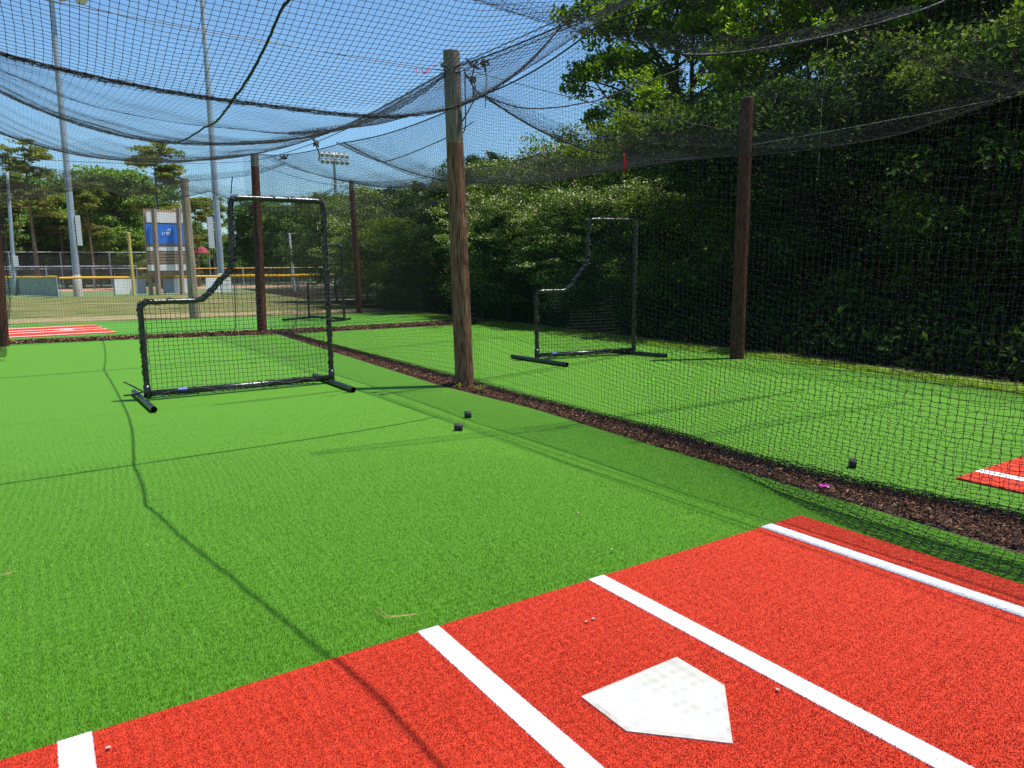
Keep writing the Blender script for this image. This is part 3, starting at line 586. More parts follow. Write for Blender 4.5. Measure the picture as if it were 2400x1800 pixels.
# ribbons
def ribbon(label, pts, wd, m, group='ribbons tied to the nets'):
    P = smoothpts(pts, 26); tw = np.linspace(0, 5, len(P)); mb = MB(); s = np.stack([np.cos(tw), np.sin(tw), 0.2*np.sin(2*tw)], -1)*wd/2
    V = np.concatenate([P-s, P+s]); n = len(P); mb.add(V, [(i, i+1, n+i+1, n+i) for i in range(n-1)])
    nrm = np.cross(np.gradient(P, axis=0), s); nrm /= np.linalg.norm(nrm, axis=1)[:, None]; mb.add(V+np.tile(nrm*.002, (2, 1)), [(i, n+i, n+i+1, i+1) for i in range(n-1)])
    return tag(obj('ribbon', mb, m), label, 'ribbon', group)
ribbon('pink ribbon knotted on net left of centre pole top', [atY(*p, 7.4) for p in [(1021, 152), (1012, 158), (1000, 168), (992, 172), (990, 165)]], 0.035, 'pink')
ribbon('thin pink ribbon loop curling away left of the knot', [atY(*p, 7.4) for p in [(992, 170), (986, 162), (978, 162), (975, 170), (977, 178)]], 0.009, 'pink')
ribbon('long twisted red ribbon hanging in the right cage net', [atY(*p, 7.3) for p in [(1463, 360), (1464, 372), (1466, 385), (1465, 395), (1462, 404)]], 0.035, 'red')
ribbon('short red ribbon tied on the net seam above long red ribbon', [atY(*p, 7.3) for p in [(1459, 327), (1464, 327), (1468, 328)]], 0.03, 'red')
ribbon('small dark red ribbon end left of long red ribbon', [atY(*p, 7.3) for p in [(1453, 338), (1453, 344), (1452, 350)]], 0.022, 'red')
# ---------------------------------------------------------------- pitching screens
def fillet(pts, r, n=7):
    P = [np.asarray(p, float) for p in pts]; out = [P[0]]
    for i in range(1, len(P)-1):
        a = P[i-1]-P[i]; b = P[i+1]-P[i]; la, lb = np.linalg.norm(a), np.linalg.norm(b); d = min(r, la*.45, lb*.45)
        s, e = P[i]+a/la*d, P[i]+b/lb*d
        for t in np.linspace(0, 1, n): out.append((1-t)**2*s+2*t*(1-t)*P[i]+t*t*e)
    out.append(P[-1]); return np.array(out)
def screen(label, A, B, prof, feet, netcell=0.052, loops=True, sleeve=True, group='black pitching screens'):
    """A, B ground points of left and right post; prof = (x fraction, z) outline from left foot to right foot"""
    A, B = np.array((*A[:2], 0.)), np.array((*B[:2], 0.)); W = np.linalg.norm(B-A); ex = (B-A)/W; ey = np.array((-ex[1], ex[0], 0)); ez = np.array((0, 0, 1.))
    t = thing('pitching_screen', label, 'pitching screen', A, group)
    to = lambda p: A+ex*p[0]+ez*p[1]
    out = fillet([(x*W, z) for x, z in prof], 0.10)
    dense = []
    for i in range(len(out)-1):
        m = max(1, int(np.linalg.norm(out[i+1]-out[i])/0.05)); dense += [out[i]+(out[i+1]-out[i])*k/m for k in range(m)]
    dense.append(out[-1]); dense = np.array(dense); P3 = np.array([to(p) for p in dense])
    obj('frame', MB().tube(P3, 0.030, 14), 'tube', t, smooth=True)
    obj('bottom_bar', MB().tube([to((0.03, .075)), to((W*.5, .07)), to((W-.03, .075))], 0.034, 14), 'tube', t, smooth=True)
    for (f0, f1) in feet:
        f0, f1 = np.array((*f0[:2], .036)), np.array((*f1[:2], .036)); mb = MB(); mb.tube([f0, (f0+f1)/2, f1], 0.031, 14, caps=False)
        d = (f1-f0)/np.linalg.norm(f1-f0); mb.tube([f1+d*.001, f1-d*.10], 0.026, 14, caps=False); mb.tube([f0-d*.001, f0+d*.10], 0.026, 14, caps=False)
        ft = obj('foot', mb, 'tube', t, smooth=True)
        c = (f0*.4+f1*.6); obj('bolt', MB().lathe([(0.010, .066), (0.010, .076), (0.001, .078)], (c[0], c[1], 0), 8), 'bolt', ft)
    for k in (0, 1):
        c = A if k == 0 else B; obj('post_socket', MB().tube([c+(0, 0, .02), c+(0, 0, .17)], 0.038, 12), 'tube', t, smooth=True)
    # net
    xs = np.arange(-.0, W+.001, netcell); zs = np.arange(0.08, max(z for _, z in prof), netcell); X, Z = np.meshgrid(xs, zs, indexing='ij')
    poly = np.vstack([dense]); pts = np.c_[X.ravel(), Z.ravel()]; mask = pip(pts, [tuple(p) for p in poly]).reshape(X.shape)
    mask &= (X > .02) & (X < W-.02)
    d = np.minimum(X, W-X)
    bag = 0.10*np.sin(np.pi*np.clip(X/W, 0, 1))*np.sin(np.pi*np.clip(Z/2.2, 0, 1)); 
    Pn = A+X[..., None]*ex+Z[..., None]*ez+ey*(bag+0.02*smooth_noise(X, Z, 3, 3, 77))[..., None]
    Pn += ex*(0.012*smooth_noise(X, Z, 4, 4, 78))[..., None]+ez*(0.014*smooth_noise(X, Z, 4, 4, 79)-0.02*np.sin(np.pi*X/W))[..., None]
    nb_ = net_mb(Pn, 0.0026, mask, curl=0.002, jit=0.003, knot=0.0060, near=12)
    # join the net to the frame
    near_ = np.linalg.norm(pts[:, None]-dense[None, ::2], axis=2); mi = near_.min(1).reshape(X.shape); ar = near_.argmin(1).reshape(X.shape)
    k = mask & (mi < netcell*1.15); Q = P3[::2][ar[k]]; nb_.add(*segs(Pn[k], Q, 0.0019))
    obj('screen_net', nb_, 'net', t)
    # black lacing wound round the tube
    th = np.linspace(0, len(dense)*1.35, len(dense)*7); base = np.stack([np.interp(np.linspace(0, len(dense)-1, len(th)), np.arange(len(dense)), P3[:, i]) for i in range(3)], -1)
    T = np.gradient(base, axis=0); T /= np.linalg.norm(T, axis=1)[:, None]; nrm = ey; bn = np.cross(T, nrm); rr = 0.036+0.005*RNG.random(len(th))
    lace = base+np.cos(th)[:, None]*nrm*rr[:, None]+np.sin(th)[:, None]*bn*rr[:, None]
    kk = (base[:, 2] > .15)
    # heavier sleeve of doubled net on the uprights and the slope
    lm = MB().tube(lace[kk], 0.0032, 4, False)
    if sleeve:
        for _ in range(420):
            i = RNG.integers(4, len(dense)-4); dirp = P3[min(i+1, len(P3)-1)]-P3[i-1]
            if abs(dirp[2])/np.linalg.norm(dirp) < .35 and RNG.random() < .8: continue
            a = RNG.uniform(0, 6.28); c0 = P3[i]; tt_ = dirp/np.linalg.norm(dirp); b_ = np.cross(tt_, ey)
            o1 = (math.cos(a)*ey+math.sin(a)*b_)*.037; o2 = (math.cos(a+1.2)*ey+math.sin(a+1.2)*b_)*.040; o3 = (math.cos(a+2.2)*ey+math.sin(a+2.2)*b_)*.036
            lm.tube([c0+o1, c0+o2+tt_*.03, c0+o3+tt_*.055], 0.004, 4, False)
    obj('lacing', lm, 'rope', t)
    # loose lacing along the bottom bar
    lb = MB(); q = []; nn = 30 if loops else 16
    for i in range(nn):
        xx = W*(.03+.9*i/nn)+RNG.normal(0, .02)
        q += [to((xx, RNG.uniform(.09, .12)))-ey*RNG.uniform(.0, .02), to((xx+.03, RNG.uniform(.02, .05)))-ey*RNG.uniform(.04, .06), to((xx+.015, RNG.uniform(.03, .06)))+ey*.045]
    lb.tube(smoothpts(q, nn*12), 0.004, 4, False); lb.tube(smoothpts([q[0]]+[to((W*.05+W*.85*i/14, RNG.uniform(.045, .095)))-ey*.038 for i in range(15)], 120), 0.005, 4, False)
    obj('bottom_lacing', lb, 'rope', t)
    st = MB().tube([to((W*.15, .080)), to((W*.195, .080))], 0.0325, 14, False); obj('blue_sticker', st, 'blue_mark', t)
    return t
s1 = screen('black steel pitching screen with notched corner standing near the centre left', (0.963, 8.90), (3.06, 8.87), [(0, .03), (0, 1.085), (.305, 1.085), (.475, 1.46), (.487, 2.24), (1.0, 2.24), (1.0, .03)],
            [((0.88, 9.42), (0.915, 8.03)), ((3.02, 9.44), (3.01, 7.99))])
obj('rope_end', MB().tube([(0.93, 9.0, .09), (0.84, 9.05, .15), (0.76, 9.12, .20)], .008, 6).tube([(0.93, 8.98, .09), (0.85, 8.96, .07), (0.74, 9.02, .06)], .009, 6), 'rope', s1)
s2 = screen('black pitching screen in the right cage in front of the dark woods', (6.46, 9.2), (8.16, 8.86), [(0, .03), (0, 1.06), (.30, 1.06), (.50, 1.50), (.52, 2.15), (1.0, 2.15), (1.0, .03)],
            [((6.27, 9.62), (6.33, 8.26)), ((7.95, 9.35), (8.22, 8.18))], loops=False)
s3 = copy_tree(s2, loc=(6.95, 21.9, 0), rz=math.radians(-62), label='distant black pitching screen in the far cage behind the near screen')
# ---------------------------------------------------------------- black rubber pieces
def cap_piece(x, y, rz, r, l, label):
    t = thing('pipe_cap', label, 'pipe cap', (x, y, r+.004), 'black rubber pipe caps on the turf')
    ax = np.array((math.cos(rz), math.sin(rz), 0)); side = np.array((-math.sin(rz), math.cos(rz), 0)); R = np.stack([side, np.array((0, 0, 1.)), ax], 1)
    prof = [(0.001, -l/2), (r*.9, -l/2), (r, -l/2+.004), (r*1.0, l/2-.004), (r*.96, l/2), (r*.80, l/2), (r*.78, l/2-.004), (r*.76, l/2-.03)]
    obj('shell', MB().lathe(prof, (x, y, r+.004), 22, R), 'rubber', t, smooth='auto')
    obj('inner_ring', MB().lathe([(r*.76, l/2-.03), (r*.45, l/2-.03), (r*.42, l/2-.018), (r*.3, l/2-.018), (.001, l/2-.022)], (x, y, r+.004), 22, R), 'rubber', t, smooth='auto')
for (px, py, rz, r, l, lb) in ((1097, 979, -32, .030, .066, 'black cap on turf, farther of the two right of the near screen'), (1075, 1009, -38, .031, .072, 'black cap on turf, nearer of the two right of the near screen, ring showing'), (1998, 1096, -60, .031, .05, 'lone black rubber cap behind the net in the right cage')):
    g = G(px, py); cap_piece(g[0], g[1], math.radians(rz), r, l, lb)
# ---------------------------------------------------------------- small litter
def petal(px, py, lb):
    g = G(px, py); a = RNG.uniform(0, 6.28); mb = MB(); n = 7; V = [(g[0], g[1], .022)]
    for i in range(n): V.append((g[0]+.006*math.cos(a+i*.9)*(1+.4*RNG.random()), g[1]+.006*math.sin(a+i*.9), .021+.003*RNG.random()))
    mb.add(V, [(0, i+1, (i+1) % n+1) for i in range(n)]); mb.add(np.array(V)-(0, 0, .002), [(0, (i+1) % n+1, i+1) for i in range(n)])
    tag(obj('fallen_petal', mb, 'petal'), lb, 'petal', 'pale petals fallen on the turf and mat')
for px, py, lb in ((1122, 1173, 'single pale petal in the middle of the near turf'), (1355, 1209, 'white petal on turf between centre and mat corner'), (1434, 1297, 'pale petal on turf just beyond red mat edge'), (1375, 1468, 'left one of two pale petals between white mat lines'),
                   (1391, 1461, 'right one of two pale petals between white mat lines'), (255, 1767, 'pale petal on red mat beside the leftmost white line'), (2134, 1323, 'pale petal on red mat beyond the rightmost line'), (1822, 1630, 'pale petal on red mat right of the home plate')): petal(px, py, lb)
def needle(pts, lb):
    mb = MB()
    for p in pts: mb.tube(smoothpts([G(*q, z=.02+.004*i) for i, q in enumerate(p)], 10), .0012, 4)
    tag(obj('pine_needles', mb, 'needle'), lb, 'pine needles', 'dry pine needles on the turf')
needle([[(876, 1428), (890, 1440), (915, 1447), (975, 1438)], [(915, 1444), (940, 1442), (977, 1440)], [(890, 1424), (905, 1440), (930, 1447)]], 'curved dry pine needles on turf above the second white line')
needle([[(0, 1345), (20, 1342), (40, 1338)], [(0, 1350), (25, 1344)]], 'dry pine needles on turf at the left edge')
needle([[(1365, 1095), (1378, 1093), (1392, 1095)], [(1370, 1092), (1385, 1097)]], 'dry pine needles on turf left of the mulch strip')
for i, (px, py) in enumerate([(1415, 1140), (1468, 1130)]):
    g = G(px, py); mb = MB(); V = [g+(RNG.normal(0, .012), RNG.normal(0, .012), .018+.01*RNG.random()) for _ in range(6)]; mb.add(V, [(0, 1, 2), (2, 3, 4), (4, 5, 0), (1, 3, 5)])
    tag(obj('dry_leaf', mb, 'chip'), ['curled brown leaf on turf, left of a pair near mulch', 'curled brown leaf on turf, right of a pair near mulch'][i], 'leaf', 'brown leaves on the turf')
wt = thing('candy_wrapper', 'crumpled magenta and white wrapper on the brown mulch', 'wrapper', (4.02, 2.64, 0))
def crumple(c, n, sx, sy, m, nm):
    V = c+RNG.normal(0, 1, (n, 3))*(sx, sy, .008); V[:, 2] = np.abs(V[:, 2]-c[2])+.028; F = [RNG.choice(n, 3, replace=False) for _ in range(n*2)]
    obj(nm, MB().add(V, F), m, wt)
gw = G(1926, 1148); crumple(gw, 9, .022, .03, 'magenta', 'magenta_foil'); gw = G(1941, 1152); crumple(gw, 7, .012, .012, 'foilwhite', 'white_end')
# mulch chips (uncountable)
def chips(n, poly, lo, hi, dens):
    bb = np.array(poly); P = np.c_[RNG.uniform(bb[:, 0].min(), bb[:, 0].max(), n), RNG.uniform(bb[:, 1].min(), bb[:, 1].max(), n)]; P = P[pip(P, poly)]
    d = np.hypot(P[:, 0], P[:, 1]); P = P[RNG.random(len(P)) < np.clip(dens/d, 0, 1)]; n = len(P)
    L = RNG.uniform(lo, hi, n); W = L*RNG.uniform(.2, .5, n); a = RNG.uniform(0, 3.14, n); e = RNG.normal(0, .35, n)
    dx = np.stack([np.cos(a)*np.cos(e), np.sin(a)*np.cos(e), np.sin(e)], -1)*L[:, None]/2; dy = np.stack([-np.sin(a), np.cos(a), RNG.normal(0, .4, n)], -1)*W[:, None]/2
    C = np.c_[P, .006+np.abs(RNG.normal(0, .010, n))]
    V = np.stack([C-dx-dy, C+dx-dy*.6, C+dx*.9+dy, C-dx*.8+dy], 1).reshape(-1, 3); return MB().add(V, np.arange(4*n).reshape(-1, 4))
mp = [(3.9, -1), (4.6, -1), (4.46, 1.7), (4.30, 2.6), (4.30, 3.4), (4.42, 4.4), (4.44, 5.5), (4.5, 7.6), (4.6, 9.85), (4.95, 16.8), (4.62, 16.8), (4.35, 12.3), (4.1, 8), (4.13, 6), (3.99, 4.1), (3.93, 2.4)]
ch = chips(150000, mp, .008, .034, 9.0); c2 = chips(40000, [(-4, 19.0), (4.6, 17.0), (10.5, 16.8), (10.5, 18.3), (6.2, 18.1), (-4, 19.6)], .03, .09, 99); ch.add(np.vstack(c2.v), np.vstack(c2.f))
tag(obj('mulch_chips', ch, 'chip'), 'brown bark mulch chips strewn along the strips between the cages', 'mulch', kind='stuff')
# weeds at the foot of the centre pole
def weed(px, py, lb, h=.09, n=26, m='leaf_lime'):
    g = G(px, py); mb = MB()
    for _ in range(n):
        a = RNG.uniform(0, 6.28); l = h*RNG.uniform(.5, 1.2); d = np.array((math.cos(a), math.sin(a), 0)); s = np.array((-d[1], d[0], 0))*.004; b = g+d*.02*RNG.random()
        V = [b-s, b+s, b+d*l*.5+s+(0, 0, l*.6), b+d*l*.5-s+(0, 0, l*.6), b+d*l+(0, 0, l*.55)]; mb.add(V, [(0, 1, 2), (0, 2, 3), (3, 2, 4)])
    tag(obj('grass_tuft', mb, m), lb, 'weed', 'grass tufts at the centre pole')
weed(1078, 908, 'green grass tuft at the left foot of the centre pole'); weed(1125, 918, 'dry pale grass tuft at the right foot of the centre pole', .12, 30, 'leaf_pine')
# dark seams between turf rolls are woven from short darker fibres
# ---------------------------------------------------------------- field beyond
def steel_pole(label, px, py_base, depthY, r0, r1, h, name='light_pole', lamps=None, boxes=(), sleeve=True, lean=(0, 0)):
    b = atY(px, py_base, depthY); x, y = b[0], depthY
    t = thing(name, label, 'light pole', (x, y, 0), 'steel stadium light poles')
    z = np.linspace(0, h, 14); obj('shaft', MB().tube(np.stack([x+lean[0]*z/h, y+lean[1]*z/h, z], -1), np.linspace(r0, r1, 14), 16), 'galv', t, smooth=True)
    if sleeve: obj('concrete_sleeve', MB().lathe([(r0*1.25, -.1), (r0*1.25, 1.35), (r0*1.0, 1.45)], (x, y, 0), 16), 'concrete', t, smooth='auto')
    for (dx, z0, z1, w_) in boxes:
        obj('service_box', MB().box((x+dx, y-.05, (z0+z1)/2), (w_, .28, z1-z0)), 'box_grey', t)
    if lamps:
        n, sp, rows, rr, z0 = lamps
        arm = MB()
        for k in range(rows): arm.box((x+lean[0], y, z0+.25+k*rr*2.9), (sp*(n), .06, .06))
        obj('cross_arm', arm, 'galv', t)
        for k in range(rows):
            for i in range(n):
                cx = x+lean[0]+(i-(n-1)/2)*sp; cz = z0+k*rr*2.9; d = Vector((-.15, -.75, -.65)).normalized(); Rm = np.array(d.to_track_quat('Z', 'Y').to_matrix())
                lp = obj('lamp', MB().lathe([(.001, -.34), (rr*.45, -.32), (rr*.62, -.14), (rr*.98, .16), (rr, .22), (rr*.9, .22)], (cx, y-.2, cz), 14, Rm), 'lamp', t, smooth='auto')
                obj('glass', MB().lathe([(rr*.9, .19), (rr*.5, .215), (.001, .22)], (cx, y-.2, cz), 14, Rm), 'lens', lp, smooth=True)
    return t
k_ = 1.0
steel_pole('tall grey steel light pole with lamps at the top left', 184, 694, 58.1, .225, .15, 20.9, lamps=(4, 1.10, 2, .38, 19.35), boxes=((.40, 3.4, 5.4, .30),), lean=(.2, 0))
steel_pole('tall grey steel light pole behind the left top corner of the near screen', 521, 684, 61.5, .27, .17, 23.5, boxes=((-.55, 3.4, 5.8, .40),), lean=(.08, 0))
t3 = steel_pole('slim grey light pole at the far left edge of the field', 33, 660, 66.0, .16, .09, 8.9, boxes=((.25, 2.1, 2.9, .32),), lean=(.35, 0), sleeve=False)
steel_pole('distant light pole with two rows of lamps beside the near screen', 797, 678, 75, .16, .12, 13.6, lamps=(6, .52, 2, .22, 12.7), lean=(0, 0), sleeve=False)
# scoreboard
sb = thing('scoreboard', 'back of wooden scoreboard with blue and white panels on posts', 'scoreboard', (8.2, 56.3, 0))
YB = 56.3
def pan(name, px0, px1, py0, py1, m, dy=0.0, th=.08):
    a, b = atY(px0, (py0+py1)/2, YB), atY(px1, (py0+py1)/2, YB); z1 = (atY(px0, py0, YB)[2]+atY(px1, py0, YB)[2])/2; z0 = (atY(px0, py1, YB)[2]+atY(px1, py1, YB)[2])/2
    return obj(name, MB().box(((a[0]+b[0])/2, YB+dy, (z0+z1)/2), (abs(b[0]-a[0]), th, z1-z0)), m, sb)
pan('backing_board', 342, 442, 491, 647, 'brown_board', .12, .10)
pan('white_panel', 343, 441, 499, 522, 'white_paint', .03)
bp = pan('blue_panel', 343, 441, 526, 572, 'blue_board', .03)
pan('white_panel', 345, 441, 579, 588, 'white_paint', .03)
pan('white_panel', 347, 441, 620, 634, 'white_paint', .03)
for i in range(4): pan('brown_slat', 346, 441, 590+i*7.2, 595.5+i*7.2, 'brown_board', .03, .06)
def strokes(word, px, py, s):
    g = {'C': [((1, 0), (0, 0)), ((0, 0), (0, 2)), ((0, 2), (1, 2))], 'I': [((.5, 0), (.5, 2))], 'T': [((0, 0), (1, 0)), ((.5, 0), (.5, 2))], 'Y': [((0, 0), (.5, 1)), ((1, 0), (.5, 1)), ((.5, 1), (.5, 2))],
         'E': [((0, 0), (0, 2)), ((0, 0), (1, 0)), ((0, 1), (1, 1)), ((0, 2), (1, 2))], 'N': [((0, 2), (0, 0)), ((0, 0), (1, 2)), ((1, 2), (1, 0))], 'R': [((0, 2), (0, 0)), ((0, 0), (1, 0)), ((1, 0), (1, 1)), ((1, 1), (0, 1)), ((.3, 1), (1, 2))]}
    mb = MB()
    for i, c in enumerate(word):
        for a, b in g[c]:
            A_ = atY(px+(i*1.5+a[0])*s, py+a[1]*s, YB-.02); B_ = atY(px+(i*1.5+b[0])*s, py+b[1]*s, YB-.02); mb.tube([A_, B_], .016, 4)
    return mb
lt = strokes('ITY', 390, 537.5, 2.6); l2 = strokes('CITER', 380, 545.5, 2.6); lt.add(np.vstack(l2.v), np.vstack(l2.f)); obj('lettering', lt, 'white_paint', bp)
for (px0, py0, px1, py1, w_) in ((360, 489, 372, 693, .30), (418, 485, 427, 688, .28)):
    a, b = atY(px0, py0, YB-.35), atY(px1, py1, YB-.35); obj('post', MB().tube([(b[0], YB-.35, 0), (a[0], YB-.35, a[2])], w_/2*1.15, 4), 'wood_grey', sb)
a, b = atY(341, 523, YB+.5), atY(349, 628, YB+.5); obj('post', MB().tube([(b[0], YB+.5, 0), (a[0], YB+.5, a[2])], .14, 4), 'brown_board', sb)
# foul poles
def foul(label, px0, py0, px1, py1, Y, r, m):
    a, b = atY(px0, py0, Y), atY(px1, py1, Y); tag(obj('foul_pole', MB().tube([(b[0], Y, 0), (a[0], Y, a[2]-.02), (a[0], Y, a[2])], [r, r, r*.8], 12), m, smooth='auto'), label, 'foul pole', 'foul poles on the field')
foul('pale yellow foul pole standing left of the scoreboard', 301, 545, 315, 692, 56.2, .10, 'yellow2')
foul('white striped foul pole seen through the near screen', 678, 547, 691, 680, 55.5, .09, 'white_pole')
foul('thin distant yellow foul pole by the grey back fence', 268, 634, 268, 650, 95, .08, 'yellow2')
# fences
def fence(label, pts, h, cap=None, post_sp=3.0, wire=.14, rail='galv', r=.03, mesh_r=.004, mid=False, fill=None, grp='chain link fences'):
    P = [np.array(p, float) for p in pts]; t = thing('chain_link_fence', label, 'fence', (*P[0], 0), grp)
    rl, ps, wm, cp = MB(), [], MB(), MB()
    for a, b in zip(P[:-1], P[1:]):
        L = np.linalg.norm(b-a); n = max(1, int(round(L/post_sp)))
        rl.tube([(*a, h), (*b, h)], r, 6); 
        if mid: rl.tube([(*a, h*.55), (*b, h*.55)], r*.8, 6)
        for i in range(n+1): ps.append(a+(b-a)*i/n)
        s = np.arange(0, L, wire); z = np.arange(0.02, h, wire); S, Zz = np.meshgrid(s, z, indexing='ij'); d = (b-a)/L
        G_ = np.stack([a[0]+d[0]*S, a[1]+d[1]*S, Zz], -1)
        A1, B1, A2, B2 = G_[:-1, :-1], G_[1:, 1:], G_[1:, :-1], G_[:-1, 1:]
        wm.add(*segs(np.vstack([A1.reshape(-1, 3), A2.reshape(-1, 3)]), np.vstack([B1.reshape(-1, 3), B2.reshape(-1, 3)]), mesh_r))
        if cap:
            m_ = int(L/.6); tt_ = np.linspace(0, 1, m_+2); q = np.stack([a[0]+(b-a)[0]*tt_, a[1]+(b-a)[1]*tt_, h+.02+.015*np.sin(tt_*L*1.1)], -1); cp.tube(q, .075, 8)
        if fill: wm.box(((a+b)[0]/2, (a+b)[1]/2, h*.5), (L, .02, h*.93), np.array([[d[0], -d[1], 0], [d[1], d[0], 0], [0, 0, 1]]))
    obj('top_rail', rl, rail, t); obj('wire_mesh', wm, fill or 'chain', t)
    if cap: obj('yellow_cap', cp, cap, t)
    for p in ps: obj('fence_post', MB().tube([(*p, 0), (*p, h+.04)], r*1.2, 6), 'galv', t)
    return t
fence('low chain link outfield fence with orange yellow cap behind scoreboard', [(1.55, 57.0), (17.3, 57.0), (30, 64)], 1.22, 'yellow', 3.2)
fence('grey green screened fence section at the left with orange yellow cap', [(-3.2, 76), (1.4, 56.6)], 1.30, 'yellow', 3.0, fill='screen')
fence('nearer low fence with bright yellow cap right of the red brown pole', [(9.9, 48.5), (19.5, 44.0)], 1.22, 'yellow', 3.0)
fence('tall grey chain link backstop fence in the left distance', [(-20, 94), (12, 92)], 3.9, None, 4.5, .3, mesh_r=.012, r=.05, mid=True)
fence('lower grey chain link fence before the left distant trees', [(-18, 84), (9, 83)], 2.3, None, 4.0, .25, mesh_r=.010, r=.04, mid=False)
fence('far outfield fence with pale rail behind the near screen', [(9, 83), (60, 80)], 2.0, None, 5, .3, rail='yellow', mesh_r=.010, r=.05)
# banners on the outfield fence
for px0, px1, pxs, lb in ((270, 343, 323, 'white banner left of scoreboard post on the outfield fence'), (383, 445, 409, 'white and grey banner under the scoreboard on the fence'), (484, 543, 543, 'white banner behind the steel light pole on the fence')):
    a, b, s_ = atY(px0, 680, 56.85), atY(px1, 680, 56.85), atY(pxs, 680, 56.85); t = thing('fence_banner', lb, 'banner', (a[0], 56.85, 0), 'white banners on the outfield fence')
    def bpart(nm, x0, x1, m):
        n = 14; xs_ = np.linspace(x0, x1, n); zb, zt = .10, 1.13; yv_ = 56.86+.012*np.sin(xs_*5)
        V = np.concatenate([np.stack([xs_, yv_, np.full(n, zb)], -1), np.stack([xs_, yv_, np.full(n, zt)], -1), np.stack([xs_, yv_+.02, np.full(n, zb)], -1), np.stack([xs_, yv_+.02, np.full(n, zt)], -1)])
        F_ = [(i, i+1, n+i+1, n+i) for i in range(n-1)]+[(2*n+i, 3*n+i, 3*n+i+1, 2*n+i+1) for i in range(n-1)]+[(n+i, n+i+1, 3*n+i+1, 3*n+i) for i in range(n-1)]
        obj(nm, MB().add(V, F_), m, t)
    if 'grey' in lb: bpart('grey_end', a[0], s_[0], 'blue_grey_board'); bpart('white_panel', s_[0], b[0], 'white_paint')
    else:
        bpart('white_panel', a[0], s_[0], 'white_paint')
        if pxs != px1: bpart('grey_end', s_[0], b[0], 'blue_grey_board')
# red canopy and pale building glimpsed behind
c = atY(472, 586, 92); hb = thing('market_tent', 'small dark red canopy glimpsed right of the weathered wooden pole', 'canopy', (c[0], 92, 0))
obj('roof', MB().lathe([(.95, c[2]-.35), (.6, c[2]+.15), (.03, c[2]+.45)], (c[0], 92, 0), 8), 'red_cloth', hb)
for dx in (-.8, .8): obj('leg', MB().tube([(c[0]+dx, 92, 0), (c[0]+dx, 92, c[2]-.3)], .06, 6), 'galv', hb)
c = atY(505, 605, 121); hs = thing('house', 'pale building half hidden by trees behind the light pole', 'building', (c[0], 121, 0))
obj('wall', MB().box((c[0]+2, 124, 1.4), (9, 5, 2.8)), 'house', hs)
X0_, X1_ = c[0]-3, c[0]+7; rf = MB(); rf.add([(X0_, 121, 2.8), (X1_, 121, 2.8), (X1_, 127, 2.8), (X0_, 127, 2.8), (X0_, 124, 4.4), (X1_, 124, 4.4)], [(0, 1, 5, 4), (2, 3, 4, 5)]); rf.add([(X0_, 121, 2.8), (X0_, 124, 4.4), (X0_, 127, 2.8), (X1_, 121, 2.8), (X1_, 127, 2.8), (X1_, 124, 4.4)], [(0, 1, 2), (3, 4, 5)])
obj('roof', rf, 'blue_grey_board', hs)
for dx in (-1, 2, 5): w_ = obj('window', MB().box((c[0]+dx, 121.47, 1.5), (1.3, .08, 1.1)), 'white_paint', hs); obj('pane', MB().box((c[0]+dx, 121.41, 1.5), (1.1, .05, .9)), 'rubber', w_)
